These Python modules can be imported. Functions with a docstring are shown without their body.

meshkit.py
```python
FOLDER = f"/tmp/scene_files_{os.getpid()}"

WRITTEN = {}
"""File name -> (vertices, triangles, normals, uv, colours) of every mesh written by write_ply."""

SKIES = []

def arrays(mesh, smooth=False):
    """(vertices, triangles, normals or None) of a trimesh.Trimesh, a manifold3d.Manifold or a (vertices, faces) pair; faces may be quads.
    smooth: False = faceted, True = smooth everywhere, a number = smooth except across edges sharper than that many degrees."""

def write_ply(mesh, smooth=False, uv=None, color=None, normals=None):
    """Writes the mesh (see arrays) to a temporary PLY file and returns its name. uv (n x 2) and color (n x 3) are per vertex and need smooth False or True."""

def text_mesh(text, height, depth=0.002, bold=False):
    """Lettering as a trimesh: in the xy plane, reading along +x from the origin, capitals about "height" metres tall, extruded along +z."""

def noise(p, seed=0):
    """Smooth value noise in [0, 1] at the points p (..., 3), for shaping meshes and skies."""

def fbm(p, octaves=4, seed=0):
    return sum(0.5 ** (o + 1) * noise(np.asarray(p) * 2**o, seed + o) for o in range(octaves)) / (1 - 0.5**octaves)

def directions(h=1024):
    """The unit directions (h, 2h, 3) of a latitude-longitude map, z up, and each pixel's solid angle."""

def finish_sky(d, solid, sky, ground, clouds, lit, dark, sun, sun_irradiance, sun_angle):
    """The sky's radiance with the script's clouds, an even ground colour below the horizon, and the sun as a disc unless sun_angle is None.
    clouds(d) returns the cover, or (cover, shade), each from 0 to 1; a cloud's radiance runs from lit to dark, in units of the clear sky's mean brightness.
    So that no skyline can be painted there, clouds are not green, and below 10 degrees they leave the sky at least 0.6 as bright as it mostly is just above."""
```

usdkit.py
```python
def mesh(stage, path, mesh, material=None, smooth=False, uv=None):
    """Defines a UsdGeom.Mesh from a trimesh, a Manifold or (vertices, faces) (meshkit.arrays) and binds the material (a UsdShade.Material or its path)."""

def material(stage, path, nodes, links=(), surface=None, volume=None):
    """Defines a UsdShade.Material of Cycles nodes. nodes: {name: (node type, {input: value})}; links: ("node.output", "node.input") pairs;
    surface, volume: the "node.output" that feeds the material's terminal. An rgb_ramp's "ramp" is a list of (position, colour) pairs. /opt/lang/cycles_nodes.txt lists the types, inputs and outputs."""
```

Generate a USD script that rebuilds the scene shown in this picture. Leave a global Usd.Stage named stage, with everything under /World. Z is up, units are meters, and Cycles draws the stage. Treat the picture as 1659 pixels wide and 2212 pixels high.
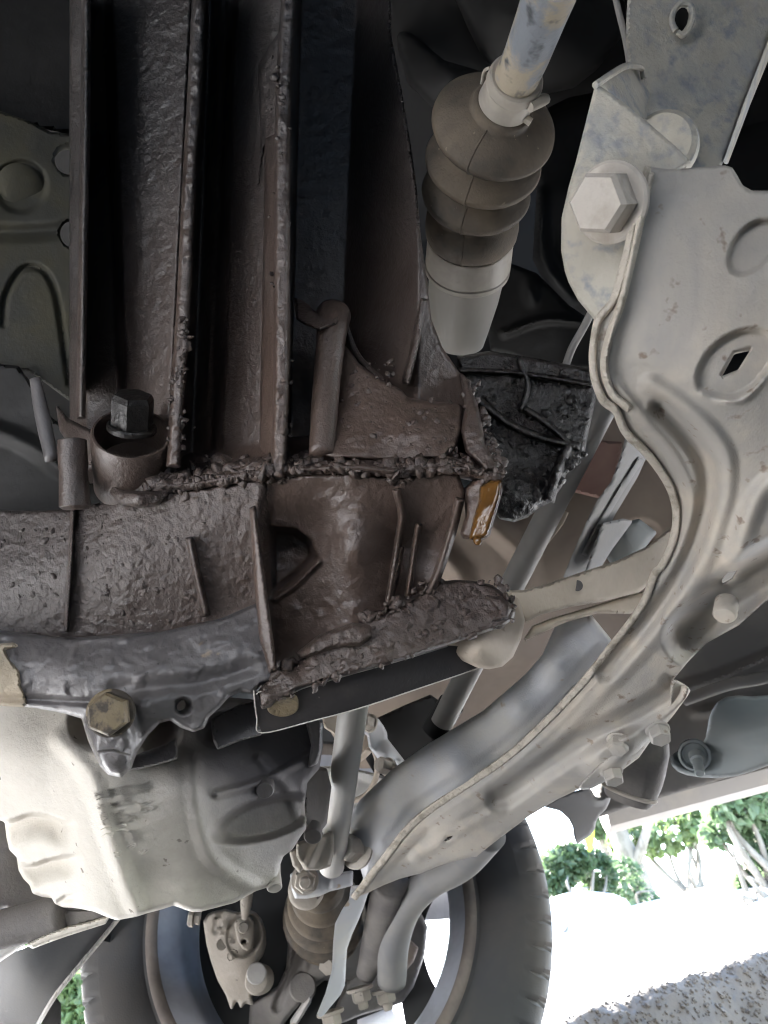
import math, random
import numpy as np, trimesh, shapely
from shapely.geometry import Polygon, LineString, Point
from scipy.spatial import Delaunay
from scipy.interpolate import RBFInterpolator
from pxr import Usd, UsdGeom, UsdLux, UsdShade, Gf, Sdf
import usdkit, meshkit

stage = Usd.Stage.CreateInMemory()
UsdGeom.SetStageUpAxis(stage, UsdGeom.Tokens.z)
UsdGeom.SetStageMetersPerUnit(stage, 1.0)
UsdGeom.Xform.Define(stage, '/World')
UsdGeom.Scope.Define(stage, '/World/Looks')

# ---------------------------------------------------------------- camera
PITCH, ROLL = math.radians(34.5), math.radians(15.0)
CAM = np.array([0.0, 0.0, 0.12])
FW = np.array([math.cos(PITCH), 0, math.sin(PITCH)])
r0 = np.array([0.0, -1.0, 0.0]); u0 = np.cross(r0, FW)
RT = r0 * math.cos(ROLL) - u0 * math.sin(ROLL)
UP = u0 * math.cos(ROLL) + r0 * math.sin(ROLL)
F = 1727.0                                        # focal length in units of a 1659 wide picture
cam = UsdGeom.Camera.Define(stage, '/World/camera')
M = Gf.Matrix4d(*[float(x) for x in (*RT, 0, *UP, 0, *(-FW), 0, *CAM, 1)])
cam.AddTransformOp().Set(M)
cam.CreateFocalLengthAttr(26.0)
cam.CreateHorizontalApertureAttr(26.0 * 1659 / F)
cam.CreateVerticalApertureAttr(26.0 * 2212 / F)
cam.CreateClippingRangeAttr(Gf.Vec2f(0.02, 500))
cam.CreateExposureAttr(4.45)
cam.CreateFStopAttr(18.0)
cam.CreateFocusDistanceAttr(0.47)

# ---------------------------------------------------------------- sky and sun
SUN = np.array([0.62, 0.55, 0.0]); SUN /= np.linalg.norm(SUN)
ELEV = math.radians(36)
SUN = np.array([SUN[0] * math.cos(ELEV), SUN[1] * math.cos(ELEV), math.sin(ELEV)])
dome = UsdLux.DomeLight.Define(stage, '/World/sky')
sky = usdkit.material(stage, '/World/Looks/sky', {
    's': ('sky_texture', {'sky_type': 'single_scattering', 'sun_disc': False, 'sun_elevation': ELEV,
                          'sun_rotation': math.atan2(SUN[0], SUN[1]), 'altitude': 100.0, 'air_density': 1.0, 'aerosol_density': 1.5}),
    'b': ('background_shader', {'strength': 0.13})}, [('s.color', 'b.color')], surface='b.background')
UsdShade.MaterialBindingAPI.Apply(dome.GetPrim()).Bind(sky)
dome.GetPrim().SetCustomDataByKey('kind', 'structure')
sun = UsdLux.DistantLight.Define(stage, '/World/sun')
sun.CreateIntensityAttr(1.1); sun.CreateAngleAttr(0.5); sun.CreateNormalizeAttr(True)
sun.CreateColorAttr(Gf.Vec3f(1.0, 0.96, 0.90))
zz = SUN; xx = np.cross([0, 0, 1.0], zz); xx /= np.linalg.norm(xx); yy = np.cross(zz, xx)
sun.AddTransformOp().Set(Gf.Matrix4d(*[float(x) for x in (*xx, 0, *yy, 0, *zz, 0, 0, 0, 5, 1)]))

# ---------------------------------------------------------------- helpers
def unit(v):
    v = np.asarray(v, float); return v / np.linalg.norm(v)

def W(u, v, d):
    """the point at depth d (metres along the optical axis) seen at picture position (u, v)"""
    u, v, d = np.asarray(u, float), np.asarray(v, float), np.asarray(d, float)
    s, t = (u - 829.5) / F, (1106 - v) / F
    return CAM + d[..., None] * (FW + s[..., None] * RT + t[..., None] * UP)

def toward(u, v, r=0.0, up=0.0):
    """direction from the point back to the viewer, tilted by r to the right and up upwards"""
    ray = W(u, v, 1.0) - CAM
    return unit(-unit(ray) + r * RT + up * UP)

def px(n, d):
    return n * d / F

def K(x0, y0, s):
    """enlarged view with its corner at source pixel (x0, y0) and scale s -> picture units"""
    def f(*pts):
        return [((x0 + a / s) * 0.72, (y0 + b / s) * 0.72) for a, b in pts]
    return f

def spline(pts, n=8, closed=False):
    p = np.asarray(pts, float); out = []; m = len(p)
    if m < 3: 
        return np.array([p[0] + (p[1] - p[0]) * t for t in np.linspace(0, 1, n + 1)])
    rng = range(m if closed else m - 1)
    for i in rng:
        a = p[(i - 1) % m] if closed or i > 0 else 2 * p[0] - p[1]
        b, c = p[i], p[(i + 1) % m]
        e = p[(i + 2) % m] if closed or i < m - 2 else 2 * p[-1] - p[-2]
        for t in np.linspace(0, 1, n, endpoint=False):
            out.append(0.5 * (2 * b + (c - a) * t + (2 * a - 5 * b + 4 * c - e) * t * t + (3 * b - a - 3 * c + e) * t ** 3))
    if not closed: out.append(p[-1])
    return np.array(out)

def rounded(poly, r):
    if r <= 0: return poly
    q = poly.buffer(-r, 8).buffer(2 * r, 8).buffer(-r, 8)
    if q.geom_type != 'Polygon':
        q = max(q.geoms, key=lambda g: g.area)
    return q

def sst(x):
    x = np.clip(x, 0, 1); return x * x * (3 - 2 * x)

def seg_dist(u, v, line):
    p = np.stack([u, v], -1); L = np.asarray(line, float); best = np.full(len(u), 1e9)
    for a, b in zip(L[:-1], L[1:]):
        ab = b - a; t = np.clip(((p - a) @ ab) / (ab @ ab), 0, 1)
        best = np.minimum(best, np.linalg.norm(p - a - t[:, None] * ab, axis=1))
    return best

def ridge(line, hw, h, n=6, flat=0.0):
    """raised (h > 0) or sunk (h < 0) along a line: half width hw in picture units, h in metres"""
    L = spline(line, n)
    def f(u, v):
        return -h * sst(1 - (seg_dist(u, v, L) - flat) / hw)
    return f

def bump(c, ru, rv, h, rot=0.0, sharp=1.0):
    """raised or sunk ellipse"""
    cr, sr = math.cos(math.radians(rot)), math.sin(math.radians(rot))
    def f(u, v):
        a, b = u - c[0], v - c[1]
        x, y = (a * cr + b * sr) / ru, (-a * sr + b * cr) / rv
        return -h * sst((1 - np.hypot(x, y)) * sharp)
    return f

class Surf:
    """depth of a surface over the picture: thin plate through control points plus features"""
    def __init__(self, ctrl, feats=(), smooth=0.0):
        c = np.asarray(ctrl, float); self.feats = list(feats)
        self.c = c
        if len(c) == 1:
            self.f = lambda q: np.full(len(q), 1 / c[0, 2])
        elif len(c) < 4:
            A = np.c_[c[:, :2], np.ones(len(c))]
            k = np.linalg.lstsq(A, 1 / c[:, 2], rcond=None)[0]
            self.f = lambda q: q @ k[:2] + k[2]
        else:
            self.f = RBFInterpolator(c[:, :2] / 1000, 1 / c[:, 2], kernel='thin_plate_spline', smoothing=smooth, degree=1)
            g = self.f; self.f = lambda q: g(q / 1000)
    def __call__(self, u, v):
        u, v = np.atleast_1d(np.asarray(u, float)), np.atleast_1d(np.asarray(v, float))
        d = 1 / self.f(np.stack([u, v], -1))
        for g in self.feats: d = d + g(u, v)
        return d
    def at(self, u, v, off=0.0):
        return W(u, v, self(u, v)[0] + off)

def relief(outline, surf, res=6, thick=0.008, edge=5, edge_h=0.003, noise=(), holes=(), rnd=3, back=None, warp=0, seed=0):
    """A solid piece: front face over an outline, following surf, edges rounded off, given real thickness away from the viewer."""
    poly = outline if isinstance(outline, Polygon) else Polygon(np.asarray(outline, float)).buffer(0)
    if poly.geom_type != 'Polygon': poly = max(poly.geoms, key=lambda g: g.area)
    poly = rounded(Polygon(poly.exterior), rnd)
    for h in holes: poly = poly.difference(h if isinstance(h, Polygon) else Polygon(h))
    if poly.geom_type != 'Polygon': poly = max(poly.geoms, key=lambda g: g.area)
    B = []
    for ring in [poly.exterior, *poly.interiors]:
        n = max(8, int(ring.length / res))
        B.append(np.array([ring.interpolate(i / n, normalized=True).coords[0] for i in range(n)]))
    bp = np.vstack(B)
    x0, y0, x1, y1 = poly.bounds
    gx, gy = np.meshgrid(np.arange(x0, x1 + res, res), np.arange(y0, y1 + res, res * 0.87))
    gx = gx + (np.arange(gx.shape[0]) % 2)[:, None] * res / 2
    g = np.c_[gx.ravel(), gy.ravel()]
    rg = np.random.default_rng(seed + 5); g = g + rg.uniform(-.12, .12, g.shape) * res
    g = g[shapely.contains_xy(poly, g[:, 0], g[:, 1])]
    if len(g):
        dist = shapely.distance(shapely.points(g), poly.boundary)
        g = g[dist > 0.55 * res]
    p = np.vstack([bp, g])
    tri = Delaunay(p).simplices
    c = p[tri].mean(1)
    tri = tri[shapely.contains_xy(poly, c[:, 0], c[:, 1])]
    a = p[tri]; cr = np.cross(a[:, 1] - a[:, 0], a[:, 2] - a[:, 0])
    tri = tri[np.abs(cr) > 1e-6]; cr = cr[np.abs(cr) > 1e-6]
    tri[cr > 0] = tri[cr > 0][:, ::-1]
    d = surf(p[:, 0], p[:, 1])
    ed = shapely.distance(shapely.points(p), poly.boundary)
    if edge > 0:
        x = np.clip(1 - ed / edge, 0, 1)
        d = d + edge_h * (1 - np.sqrt(np.clip(1 - x * x, 0, 1)))
    P = W(p[:, 0], p[:, 1], d)
    ray = unit((P - CAM).mean(0))
    off = np.zeros(len(P))
    for amp, scale, sd, *mode in noise:
        q = meshkit.fbm(P * scale, 4, sd)
        if mode and mode[0] == 'ridge': q = 1 - 2 * np.abs(q - .5) * 2
        if mode and mode[0] == 'clump': q = np.clip((q - .5) * 3, 0, 1.2)
        off += amp * (q - (.5 if not mode else 0))
    P = P - off[:, None] * ray
    bv = ray * thick if back is None else np.asarray(back, float)
    n = len(P)
    V = np.vstack([P, P + bv])
    # boundary edges of the triangulation
    e = np.vstack([tri[:, [0, 1]], tri[:, [1, 2]], tri[:, [2, 0]]])
    key = {}
    for i, j in map(tuple, e): key[(i, j)] = 1
    bd = np.array([(i, j) for i, j in key if (j, i) not in key])
    side = np.vstack([np.c_[bd[:, 1], bd[:, 0], bd[:, 0] + n], np.c_[bd[:, 1], bd[:, 0] + n, bd[:, 1] + n]])
    Fc = np.vstack([tri, tri[:, ::-1] + n, side])
    used = np.unique(Fc); re = np.full(2 * n, -1); re[used] = np.arange(len(used))
    return trimesh.Trimesh(V[used], re[Fc], process=False)

def strip(line, w, surf, lift=0.0, n=6, deep=0.01, w2=None, **k):
    """a rib standing on a surface: line with half width w (w2 at its end)"""
    L = spline(line, n); w2 = w if w2 is None else w2
    t = np.gradient(L, axis=0); t /= np.linalg.norm(t, axis=1)[:, None]; nn = np.c_[-t[:, 1], t[:, 0]]
    ww = np.linspace(w, w2, len(L))[:, None]
    poly = Polygon(np.vstack([L + nn * ww, (L - nn * ww)[::-1]])).buffer(0)
    f = (lambda u, v: surf(u, v) - lift)
    k.setdefault('res', max(3.0, w / 2)); k.setdefault('edge', w * .8); k.setdefault('edge_h', .004); k.setdefault('rnd', min(3, w * .4))
    return relief(poly, f, thick=deep, **k)

def frame(a):
    a = unit(a); b = np.cross(a, [0, 0, 1.0])
    if np.linalg.norm(b) < 1e-3: b = np.cross(a, [0, 1.0, 0])
    b = unit(b); return a, b, np.cross(a, b)

def lathe(o, axis, prof, seg=48, mod=None, ring=False):
    """turned part: prof = [(distance along axis, radius)]; mod(i, k, phi, r) may change the radius"""
    a, b, c = frame(axis); o = np.asarray(o, float); V = []; ph = np.arange(seg) * 2 * np.pi / seg
    for i, (t, r) in enumerate(prof):
        rr = np.full(seg, r) if mod is None else mod(t, r, ph)
        V.append(o + a * t + np.outer(rr * np.cos(ph), b) + np.outer(rr * np.sin(ph), c))
    m = len(prof); V = np.vstack(V); Fc = []
    i = np.arange(seg); j = (i + 1) % seg
    for k in range(m if ring else m - 1):
        A, B_ = k * seg, (k + 1) % m * seg
        Fc.append(np.c_[A + i, A + j, B_ + j]); Fc.append(np.c_[A + i, B_ + j, B_ + i])
    if ring: return trimesh.Trimesh(V, np.vstack(Fc), process=False)
    V = np.vstack([V, o + a * prof[0][0], o + a * prof[-1][0]])
    Fc.append(np.c_[np.full(seg, m * seg), j, i]); Fc.append(np.c_[np.full(seg, m * seg + 1), (m - 1) * seg + i, (m - 1) * seg + j])
    return trimesh.Trimesh(V, np.vstack(Fc), process=False)

def tube(pts, rad, seg=16, n=6, flat=1.0):
    """round bar through points of space; rad a number or one per point"""
    pts = np.asarray(pts, float); R = np.full(len(pts), rad) if np.ndim(rad) == 0 else np.asarray(rad, float)
    q = spline(np.c_[pts, R], n) if len(pts) > 2 else np.c_[pts, R]
    P, R = q[:, :3], q[:, 3]
    t = np.gradient(P, axis=0); t /= np.linalg.norm(t, axis=1)[:, None]
    nrm = frame(t[0])[1]; V = []; ph = np.arange(seg) * 2 * np.pi / seg
    for k in range(len(P)):
        nrm = nrm - t[k] * (nrm @ t[k]); nrm /= np.linalg.norm(nrm); bn = np.cross(t[k], nrm)
        V.append(P[k] + R[k] * (np.outer(np.cos(ph), nrm) + flat * np.outer(np.sin(ph), bn)))
    m = len(P); V = np.vstack(V); i = np.arange(seg); j = (i + 1) % seg; Fc = []
    for k in range(m - 1):
        A, B_ = k * seg, (k + 1) * seg
        Fc.append(np.c_[A + i, A + j, B_ + j]); Fc.append(np.c_[A + i, B_ + j, B_ + i])
    V = np.vstack([V, P[0], P[-1]])
    Fc.append(np.c_[np.full(seg, m * seg), j, i]); Fc.append(np.c_[np.full(seg, m * seg + 1), (m - 1) * seg + i, (m - 1) * seg + j])
    return trimesh.Trimesh(V, np.vstack(Fc), process=False)

def hexhead(o, axis, af, h, rot=0.0):
    a, b, c = frame(axis); R = af / math.sqrt(3); V = []
    for r, t in ((R, 0), (R, h * .82), (R * .86, h)):
        for k in range(6):
            p = k * math.pi / 3 + rot; V.append(o + a * t + r * (math.cos(p) * b + math.sin(p) * c))
    V += [o, o + a * (h + .0004)]; Fc = []
    for k in range(6):
        j = (k + 1) % 6
        for A in (0, 6): Fc += [(A + k, A + j, A + 6 + j), (A + k, A + 6 + j, A + 6 + k)]
        Fc += [(18, j, k), (19, 12 + k, 12 + j)]
    return trimesh.Trimesh(np.array(V), np.array(Fc), process=False)

def box(a, b):
    a, b = np.minimum(a, b), np.maximum(a, b)
    m = trimesh.creation.box(b - a); m.apply_translation((a + b) / 2); return m

def cat(*ms):
    return trimesh.util.concatenate([m for m in ms])

# ---------------------------------------------------------------- naming
USED = {}
def path_for(parent, name):
    base = '/World' if parent is None else str(parent.GetPath())
    k = (base, name); n = USED.get(k, 0); USED[k] = n + 1
    return f'{base}/{name}' if n == 0 else f'{base}/{name}_{n:03d}'

BASE = {}
def tag(o, label=None, category=None, group=None, kind=None):
    for k, x in (('label', label), ('category', category), ('group', group), ('kind', kind)):
        if x: o.SetCustomDataByKey(k, x)
    return o

def thing(name, label, category, at, group=None):
    x = UsdGeom.Xform.Define(stage, path_for(None, name)); at = np.asarray(at, float)
    x.AddTranslateOp().Set(Gf.Vec3d(*map(float, at)))
    o = x.GetPrim(); BASE[str(o.GetPath())] = at
    return tag(o, label, category, group)

def part(parent, name, mesh, mat, smooth=35, label=None, kind=None):
    """one mesh of the scene: the points are given in world space and stored relative to their thing"""
    p = path_for(parent, name); off = np.zeros(3)
    if parent is not None: off = BASE[str(parent.GetPath())]
    m = mesh.copy(); m.apply_translation(-off)
    o = usdkit.mesh(stage, p, m, mat, smooth=smooth).GetPrim()
    BASE[p] = off
    return tag(o, label, None, None, kind)

def bolt(parent, o, axis, af, h, mat, washer=0, wh=.002, rot=0.2, name='bolt', label=None, stud=0):
    a = unit(axis); o = np.asarray(o, float)
    b = part(parent, name, hexhead(o + a * wh, a, af, h, rot), mat, smooth=False, label=label)
    if washer: part(b, 'washer', lathe(o, a, [(0, washer), (wh * .7, washer), (wh, washer * .93)], 32), mat)
    if stud: part(b, 'stud', lathe(o, a, [(h, stud), (h + stud * 1.6, stud), (h + stud * 1.9, stud * .8)], 16), mat)
    return b
# ---------------------------------------------------------------- materials
def grimy(name, base, dust, cover=(.45, .62), scale=30, spots=None, spot_cut=(.62, .70), spot_scale=160, rough=(.6, .85),
          bump=.3, bscale=500, mid=0.0, mscale=90, metal=0.0, spec=.4, coat=0.0, coat_rough=.2, third=None, third_cut=(.55, .65), third_scale=14, stretch=(1, 1, 1), point_tint=None, clump=0.0):
    n = {'g': ('geometry', {}), 'm': ('mapping', {'scale': stretch}),
         'n1': ('noise_texture', {'scale': scale, 'detail': 6.0, 'roughness': .62, 'distortion': .3}),
         'r1': ('map_range', {'from_min': cover[0], 'from_max': cover[1], 'clamp': True}),
         'c1': ('mix_color', {'a': base, 'b': dust}),
         'rr': ('map_range', {'from_min': 0.0, 'from_max': 1.0, 'to_min': rough[0], 'to_max': rough[1], 'clamp': True}),
         'n3': ('noise_texture', {'scale': bscale, 'detail': 4.0, 'roughness': .6}),
         'n4': ('noise_texture', {'scale': mscale, 'detail': 5.0, 'roughness': .6, 'distortion': .2}),
         'h1': ('math', {'math_type': 'multiply', 'value2': bump * .0008}),
         'h2': ('math', {'math_type': 'multiply_add', 'value2': mid * .004}),
         'bp': ('bump', {'strength': 1.0, 'distance': 1.0}),
         'p': ('principled_bsdf', {'metallic': metal, 'specular_ior_level': spec, 'coat_weight': coat, 'coat_roughness': coat_rough})}
    L = [('g.position', 'm.vector'), ('m.vector', 'n1.vector'), ('n1.fac', 'r1.value'), ('r1.result', 'c1.fac'),
         ('r1.result', 'rr.value'), ('rr.result', 'p.roughness'),
         ('g.position', 'n3.vector'), ('g.position', 'n4.vector'), ('n3.fac', 'h1.value1'), ('n4.fac', 'h2.value1'),
         ('h1.value', 'h2.value3'), ('h2.value', 'bp.height'), ('bp.normal', 'p.normal'), ('bp.normal', 'p.coat_normal')]
    col = 'c1.result'
    if third:
        n['n5'] = ('noise_texture', {'scale': third_scale, 'detail': 5.0, 'roughness': .6, 'distortion': .5})
        n['m5'] = ('vector_math', {'math_type': 'add', 'vector2': (3.3, 1.7, 5.1)})
        n['r5'] = ('map_range', {'from_min': third_cut[0], 'from_max': third_cut[1], 'clamp': True})
        n['c5'] = ('mix_color', {'b': third})
        L += [('m.vector', 'm5.vector1'), ('m5.vector', 'n5.vector'), ('n5.fac', 'r5.value'), ('r5.result', 'c5.fac'), (col, 'c5.a')]
        col = 'c5.result'
    if spots:
        n['n2'] = ('noise_texture', {'scale': spot_scale, 'detail': 3.0, 'roughness': .55})
        n['r2'] = ('map_range', {'from_min': spot_cut[0], 'from_max': spot_cut[1], 'clamp': True})
        n['c2'] = ('mix_color', {'b': spots})
        L += [('m.vector', 'n2.vector'), ('n2.fac', 'r2.value'), ('r2.result', 'c2.fac'), (col, 'c2.a')]
        col = 'c2.result'
    if point_tint:                                   # a colour that fades out from a point: (centre, inner, outer, colour)
        cen, r1, r2, cc = point_tint
        n['sd'] = ('vector_math', {'math_type': 'distance', 'vector2': tuple(map(float, cen))})
        n['sa'] = ('math', {'math_type': 'multiply_add', 'value2': .05})
        n['sr'] = ('map_range', {'from_min': r1 + .025, 'from_max': r2 + .025, 'to_min': 1.0, 'to_max': 0.0, 'clamp': True})
        n['sc'] = ('mix_color', {'b': cc})
        L += [('g.position', 'sd.vector1'), ('n1.fac', 'sa.value1'), ('sd.value', 'sa.value3'), ('sa.value', 'sr.value'), ('sr.result', 'sc.fac'), (col, 'sc.a')]
        col = 'sc.result'
    L.append((col, 'p.base_color'))
    return usdkit.material(stage, '/World/Looks/' + name, n, L, surface='p.BSDF')

LEAK_SHADE = (W(760, 1110, .41), .06, .25)  # brown oil leak tint; its fade paints the top dark as if in shade
GREASE = grimy('oily_grease', (.030, .026, .025), (.048, .041, .039), (.40, .66), 26, spots=(.045, .036, .033), spot_cut=(.60, .72), spot_scale=320,
               rough=(.34, .50), bump=.6, bscale=560, mid=.14, mscale=220, spec=.6, coat=.40, coat_rough=.26, point_tint=(*LEAK_SHADE, (.105, .071, .056)))
GREASE2 = grimy('thick_grease', (.042, .037, .036), (.066, .057, .054), (.42, .64), 40, spots=(.04, .033, .030), spot_cut=(.58, .70), spot_scale=300,
                rough=(.34, .52), bump=.9, bscale=560, mid=.22, mscale=260, spec=.6, coat=.30, coat_rough=.28, point_tint=(*LEAK_SHADE, (.086, .060, .049)))
GREASE_S = grimy('thin_oil_film', (.085, .078, .078), (.135, .124, .122), (.40, .66), 18, spots=(.04, .037, .036), spot_cut=(.66, .74), spot_scale=260,
                 rough=(.30, .48), bump=.3, bscale=600, mid=.12, mscale=90, spec=.5, third=(.26, .205, .155), third_cut=(.69, .715), third_scale=16)
WET = grimy('wet_black_oil', (.020, .017, .016), (.038, .030, .027), (.48, .66), 40, rough=(.26, .44), bump=1.3, bscale=480, mid=.6, mscale=200, spec=.5, coat=.2, coat_rough=.2)
AMBER = grimy('fresh_oil', (.13, .060, .014), (.07, .034, .014), (.45, .7), 40, rough=(.06, .16), bump=.15, bscale=200, mid=.3, mscale=90, spec=.6)
DARKPLATE = grimy('dark_plate', (.032, .029, .030), (.055, .048, .046), (.45, .7), 30, spots=(.12, .105, .095), spot_cut=(.70, .74), spot_scale=260, rough=(.42, .6), bump=.2, mid=.1)
EDGE = grimy('bare_edge_glint', (.55, .52, .49), (.42, .38, .34), rough=(.4, .6), bump=.2)  # pale bare metal that also paints the light caught along plate edges
def make_alu(c):
    return grimy('cast_aluminium', (.49, .452, .39), (.57, .53, .465), (.4, .65), 22, spots=(.22, .19, .155), spot_cut=(.685, .72), spot_scale=95, rough=(.55, .75), bump=.45, bscale=520, mid=.06,
            third=(.42, .385, .33), third_cut=(.52, .66), third_scale=9, point_tint=(c, .06, .14, (.125, .115, .118)))  # darker grey towards the given point
SUBF = grimy('dusty_subframe', (.35, .325, .29), (.47, .415, .345), (.42, .60), 16, spots=(.21, .165, .13), spot_cut=(.63, .70), spot_scale=95, rough=(.6, .85), bump=.3, bscale=700, mid=.05,
             third=(.285, .275, .262), third_cut=(.46, .72), third_scale=9)
ARM = grimy('grey_arm_paint', (.43, .435, .455), (.50, .485, .455), (.45, .66), 14, spots=(.36, .29, .22), spot_cut=(.68, .72), spot_scale=42, rough=(.5, .75), bump=.25, bscale=600, mid=.04,
            third=(.42, .33, .25), third_cut=(.69, .72), third_scale=26)
SPECK = grimy('dust_over_blue_paint', (.44, .41, .345), (.38, .35, .295), (.42, .6), 20, spots=(.24, .255, .27), spot_cut=(.50, .72), spot_scale=130, rough=(.6, .85), bump=.5, bscale=420, mid=.15,
              third=(.29, .305, .315), third_cut=(.50, .74), third_scale=30)
BEAD = grimy('dusty_weld_bead', (.50, .45, .38), (.36, .32, .26), (.5, .62), 90, rough=(.7, .9), bump=.9, bscale=500, mid=.4, mscale=200)
BOLTM = grimy('dusty_bolt', (.45, .41, .36), (.36, .32, .27), (.45, .65), 60, rough=(.6, .8), bump=.3)
ZINC = grimy('dirty_zinc_bolt', (.20, .155, .095), (.07, .058, .048), (.46, .56), 95, rough=(.45, .7), bump=.5, bscale=400, mid=.3)
OILBOLT = grimy('oily_bolt', (.016, .014, .013), (.026, .022, .02), rough=(.3, .5), bump=.5, mid=.4)
RUBBER = grimy('dusty_rubber', (.060, .050, .040), (.145, .115, .083), (.38, .62), 24, spots=(.20, .165, .12), spot_cut=(.70, .74), spot_scale=190, rough=(.6, .85), bump=.4, bscale=800)
CLAMP = grimy('dusty_clamp', (.36, .325, .275), (.30, .27, .23), (.45, .65), 40, rough=(.5, .75), bump=.2, third=(.26, .24, .215), third_cut=(.55, .7), third_scale=20)
SHAFT = grimy('weathered_shaft', (.21, .225, .245), (.36, .31, .235), (.46, .56), 34, spots=(.08, .085, .09), spot_cut=(.56, .68), spot_scale=80, rough=(.45, .8), bump=.5, bscale=420, mid=.1)
TUBEM = grimy('dusty_tube', (.54, .52, .49), (.62, .59, .55), (.42, .65), 20, spots=(.12, .105, .09), spot_cut=(.71, .74), spot_scale=75, rough=(.55, .8), bump=.2)
ROD = grimy('grey_rod', (.30, .285, .27), (.36, .34, .315), (.42, .65), 25, rough=(.5, .75), bump=.2)
BROWN = grimy('brown_dusty_panel', (.24, .19, .155), (.31, .25, .20), (.42, .65), 12, rough=(.7, .9), bump=.2)
RED = grimy('red_oxide_panel', (.20, .11, .09), (.25, .16, .13), (.42, .65), 14, rough=(.7, .9), bump=.2)
LINK = grimy('tan_cast_link', (.40, .335, .265), (.48, .41, .335), (.42, .65), 24, spots=(.22, .18, .14), spot_cut=(.66, .72), spot_scale=70, rough=(.6, .85), bump=.35, mid=.08)
CUP = grimy('grey_cup', (.25, .235, .205), (.29, .27, .24), (.4, .7), 14, rough=(.5, .7), bump=.15)
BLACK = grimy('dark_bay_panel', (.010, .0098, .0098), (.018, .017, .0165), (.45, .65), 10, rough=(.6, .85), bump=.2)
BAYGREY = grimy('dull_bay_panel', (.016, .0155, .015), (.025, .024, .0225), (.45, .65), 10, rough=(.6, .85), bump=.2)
BLOCK = grimy('engine_face', (.048, .047, .039), (.068, .063, .042), (.45, .62), 18, rough=(.6, .8), bump=.25)
TYRE = grimy('tyre_rubber', (.042, .043, .046), (.078, .072, .066), (.42, .7), 7, rough=(.7, .9), bump=.3, bscale=500, stretch=(1, 1, 1))
RIMLIP = grimy('rusty_rim_lip', (.17, .145, .125), (.13, .11, .10), (.42, .65), 25, rough=(.6, .8), bump=.3)
ALLOY = grimy('wheel_alloy', (.45, .46, .49), (.36, .37, .40), (.45, .7), 15, rough=(.3, .45), metal=.7, bump=.1)
BARREL = grimy('dusty_rim_barrel', (.40, .42, .47), (.30, .31, .34), (.42, .65), 12, rough=(.45, .65), metal=.3, bump=.1)
LINKD = grimy('dim_grey_bar', (.17, .168, .17), (.23, .22, .205), (.42, .65), 14, rough=(.6, .8), bump=.25)
IRON = grimy('dusty_cast_iron', (.27, .24, .205), (.34, .305, .265), (.42, .65), 22, spots=(.10, .09, .08), spot_cut=(.68, .74), spot_scale=80, rough=(.7, .9), bump=.6, bscale=420, mid=.15)
DKIRON = grimy('dark_cast_iron', (.12, .11, .105), (.18, .165, .15), (.42, .65), 22, rough=(.7, .9), bump=.5, bscale=420, mid=.12)
TEAL = grimy('undercoated_panel', (.17, .19, .195), (.23, .235, .225), (.42, .65), 9, rough=(.6, .8), bump=.2, bscale=700)
FLOORP = grimy('underbody_floor', (.13, .125, .12), (.19, .175, .155), (.42, .65), 7, rough=(.7, .9), bump=.3)
PLASTIC = grimy('grey_splash_plastic', (.115, .115, .118), (.17, .165, .155), (.42, .7), 8, rough=(.5, .75), bump=.2)
PALE = grimy('pale_plastic_edge', (.42, .41, .39), (.50, .48, .45), (.42, .7), 20, rough=(.5, .7), bump=.2)
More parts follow.
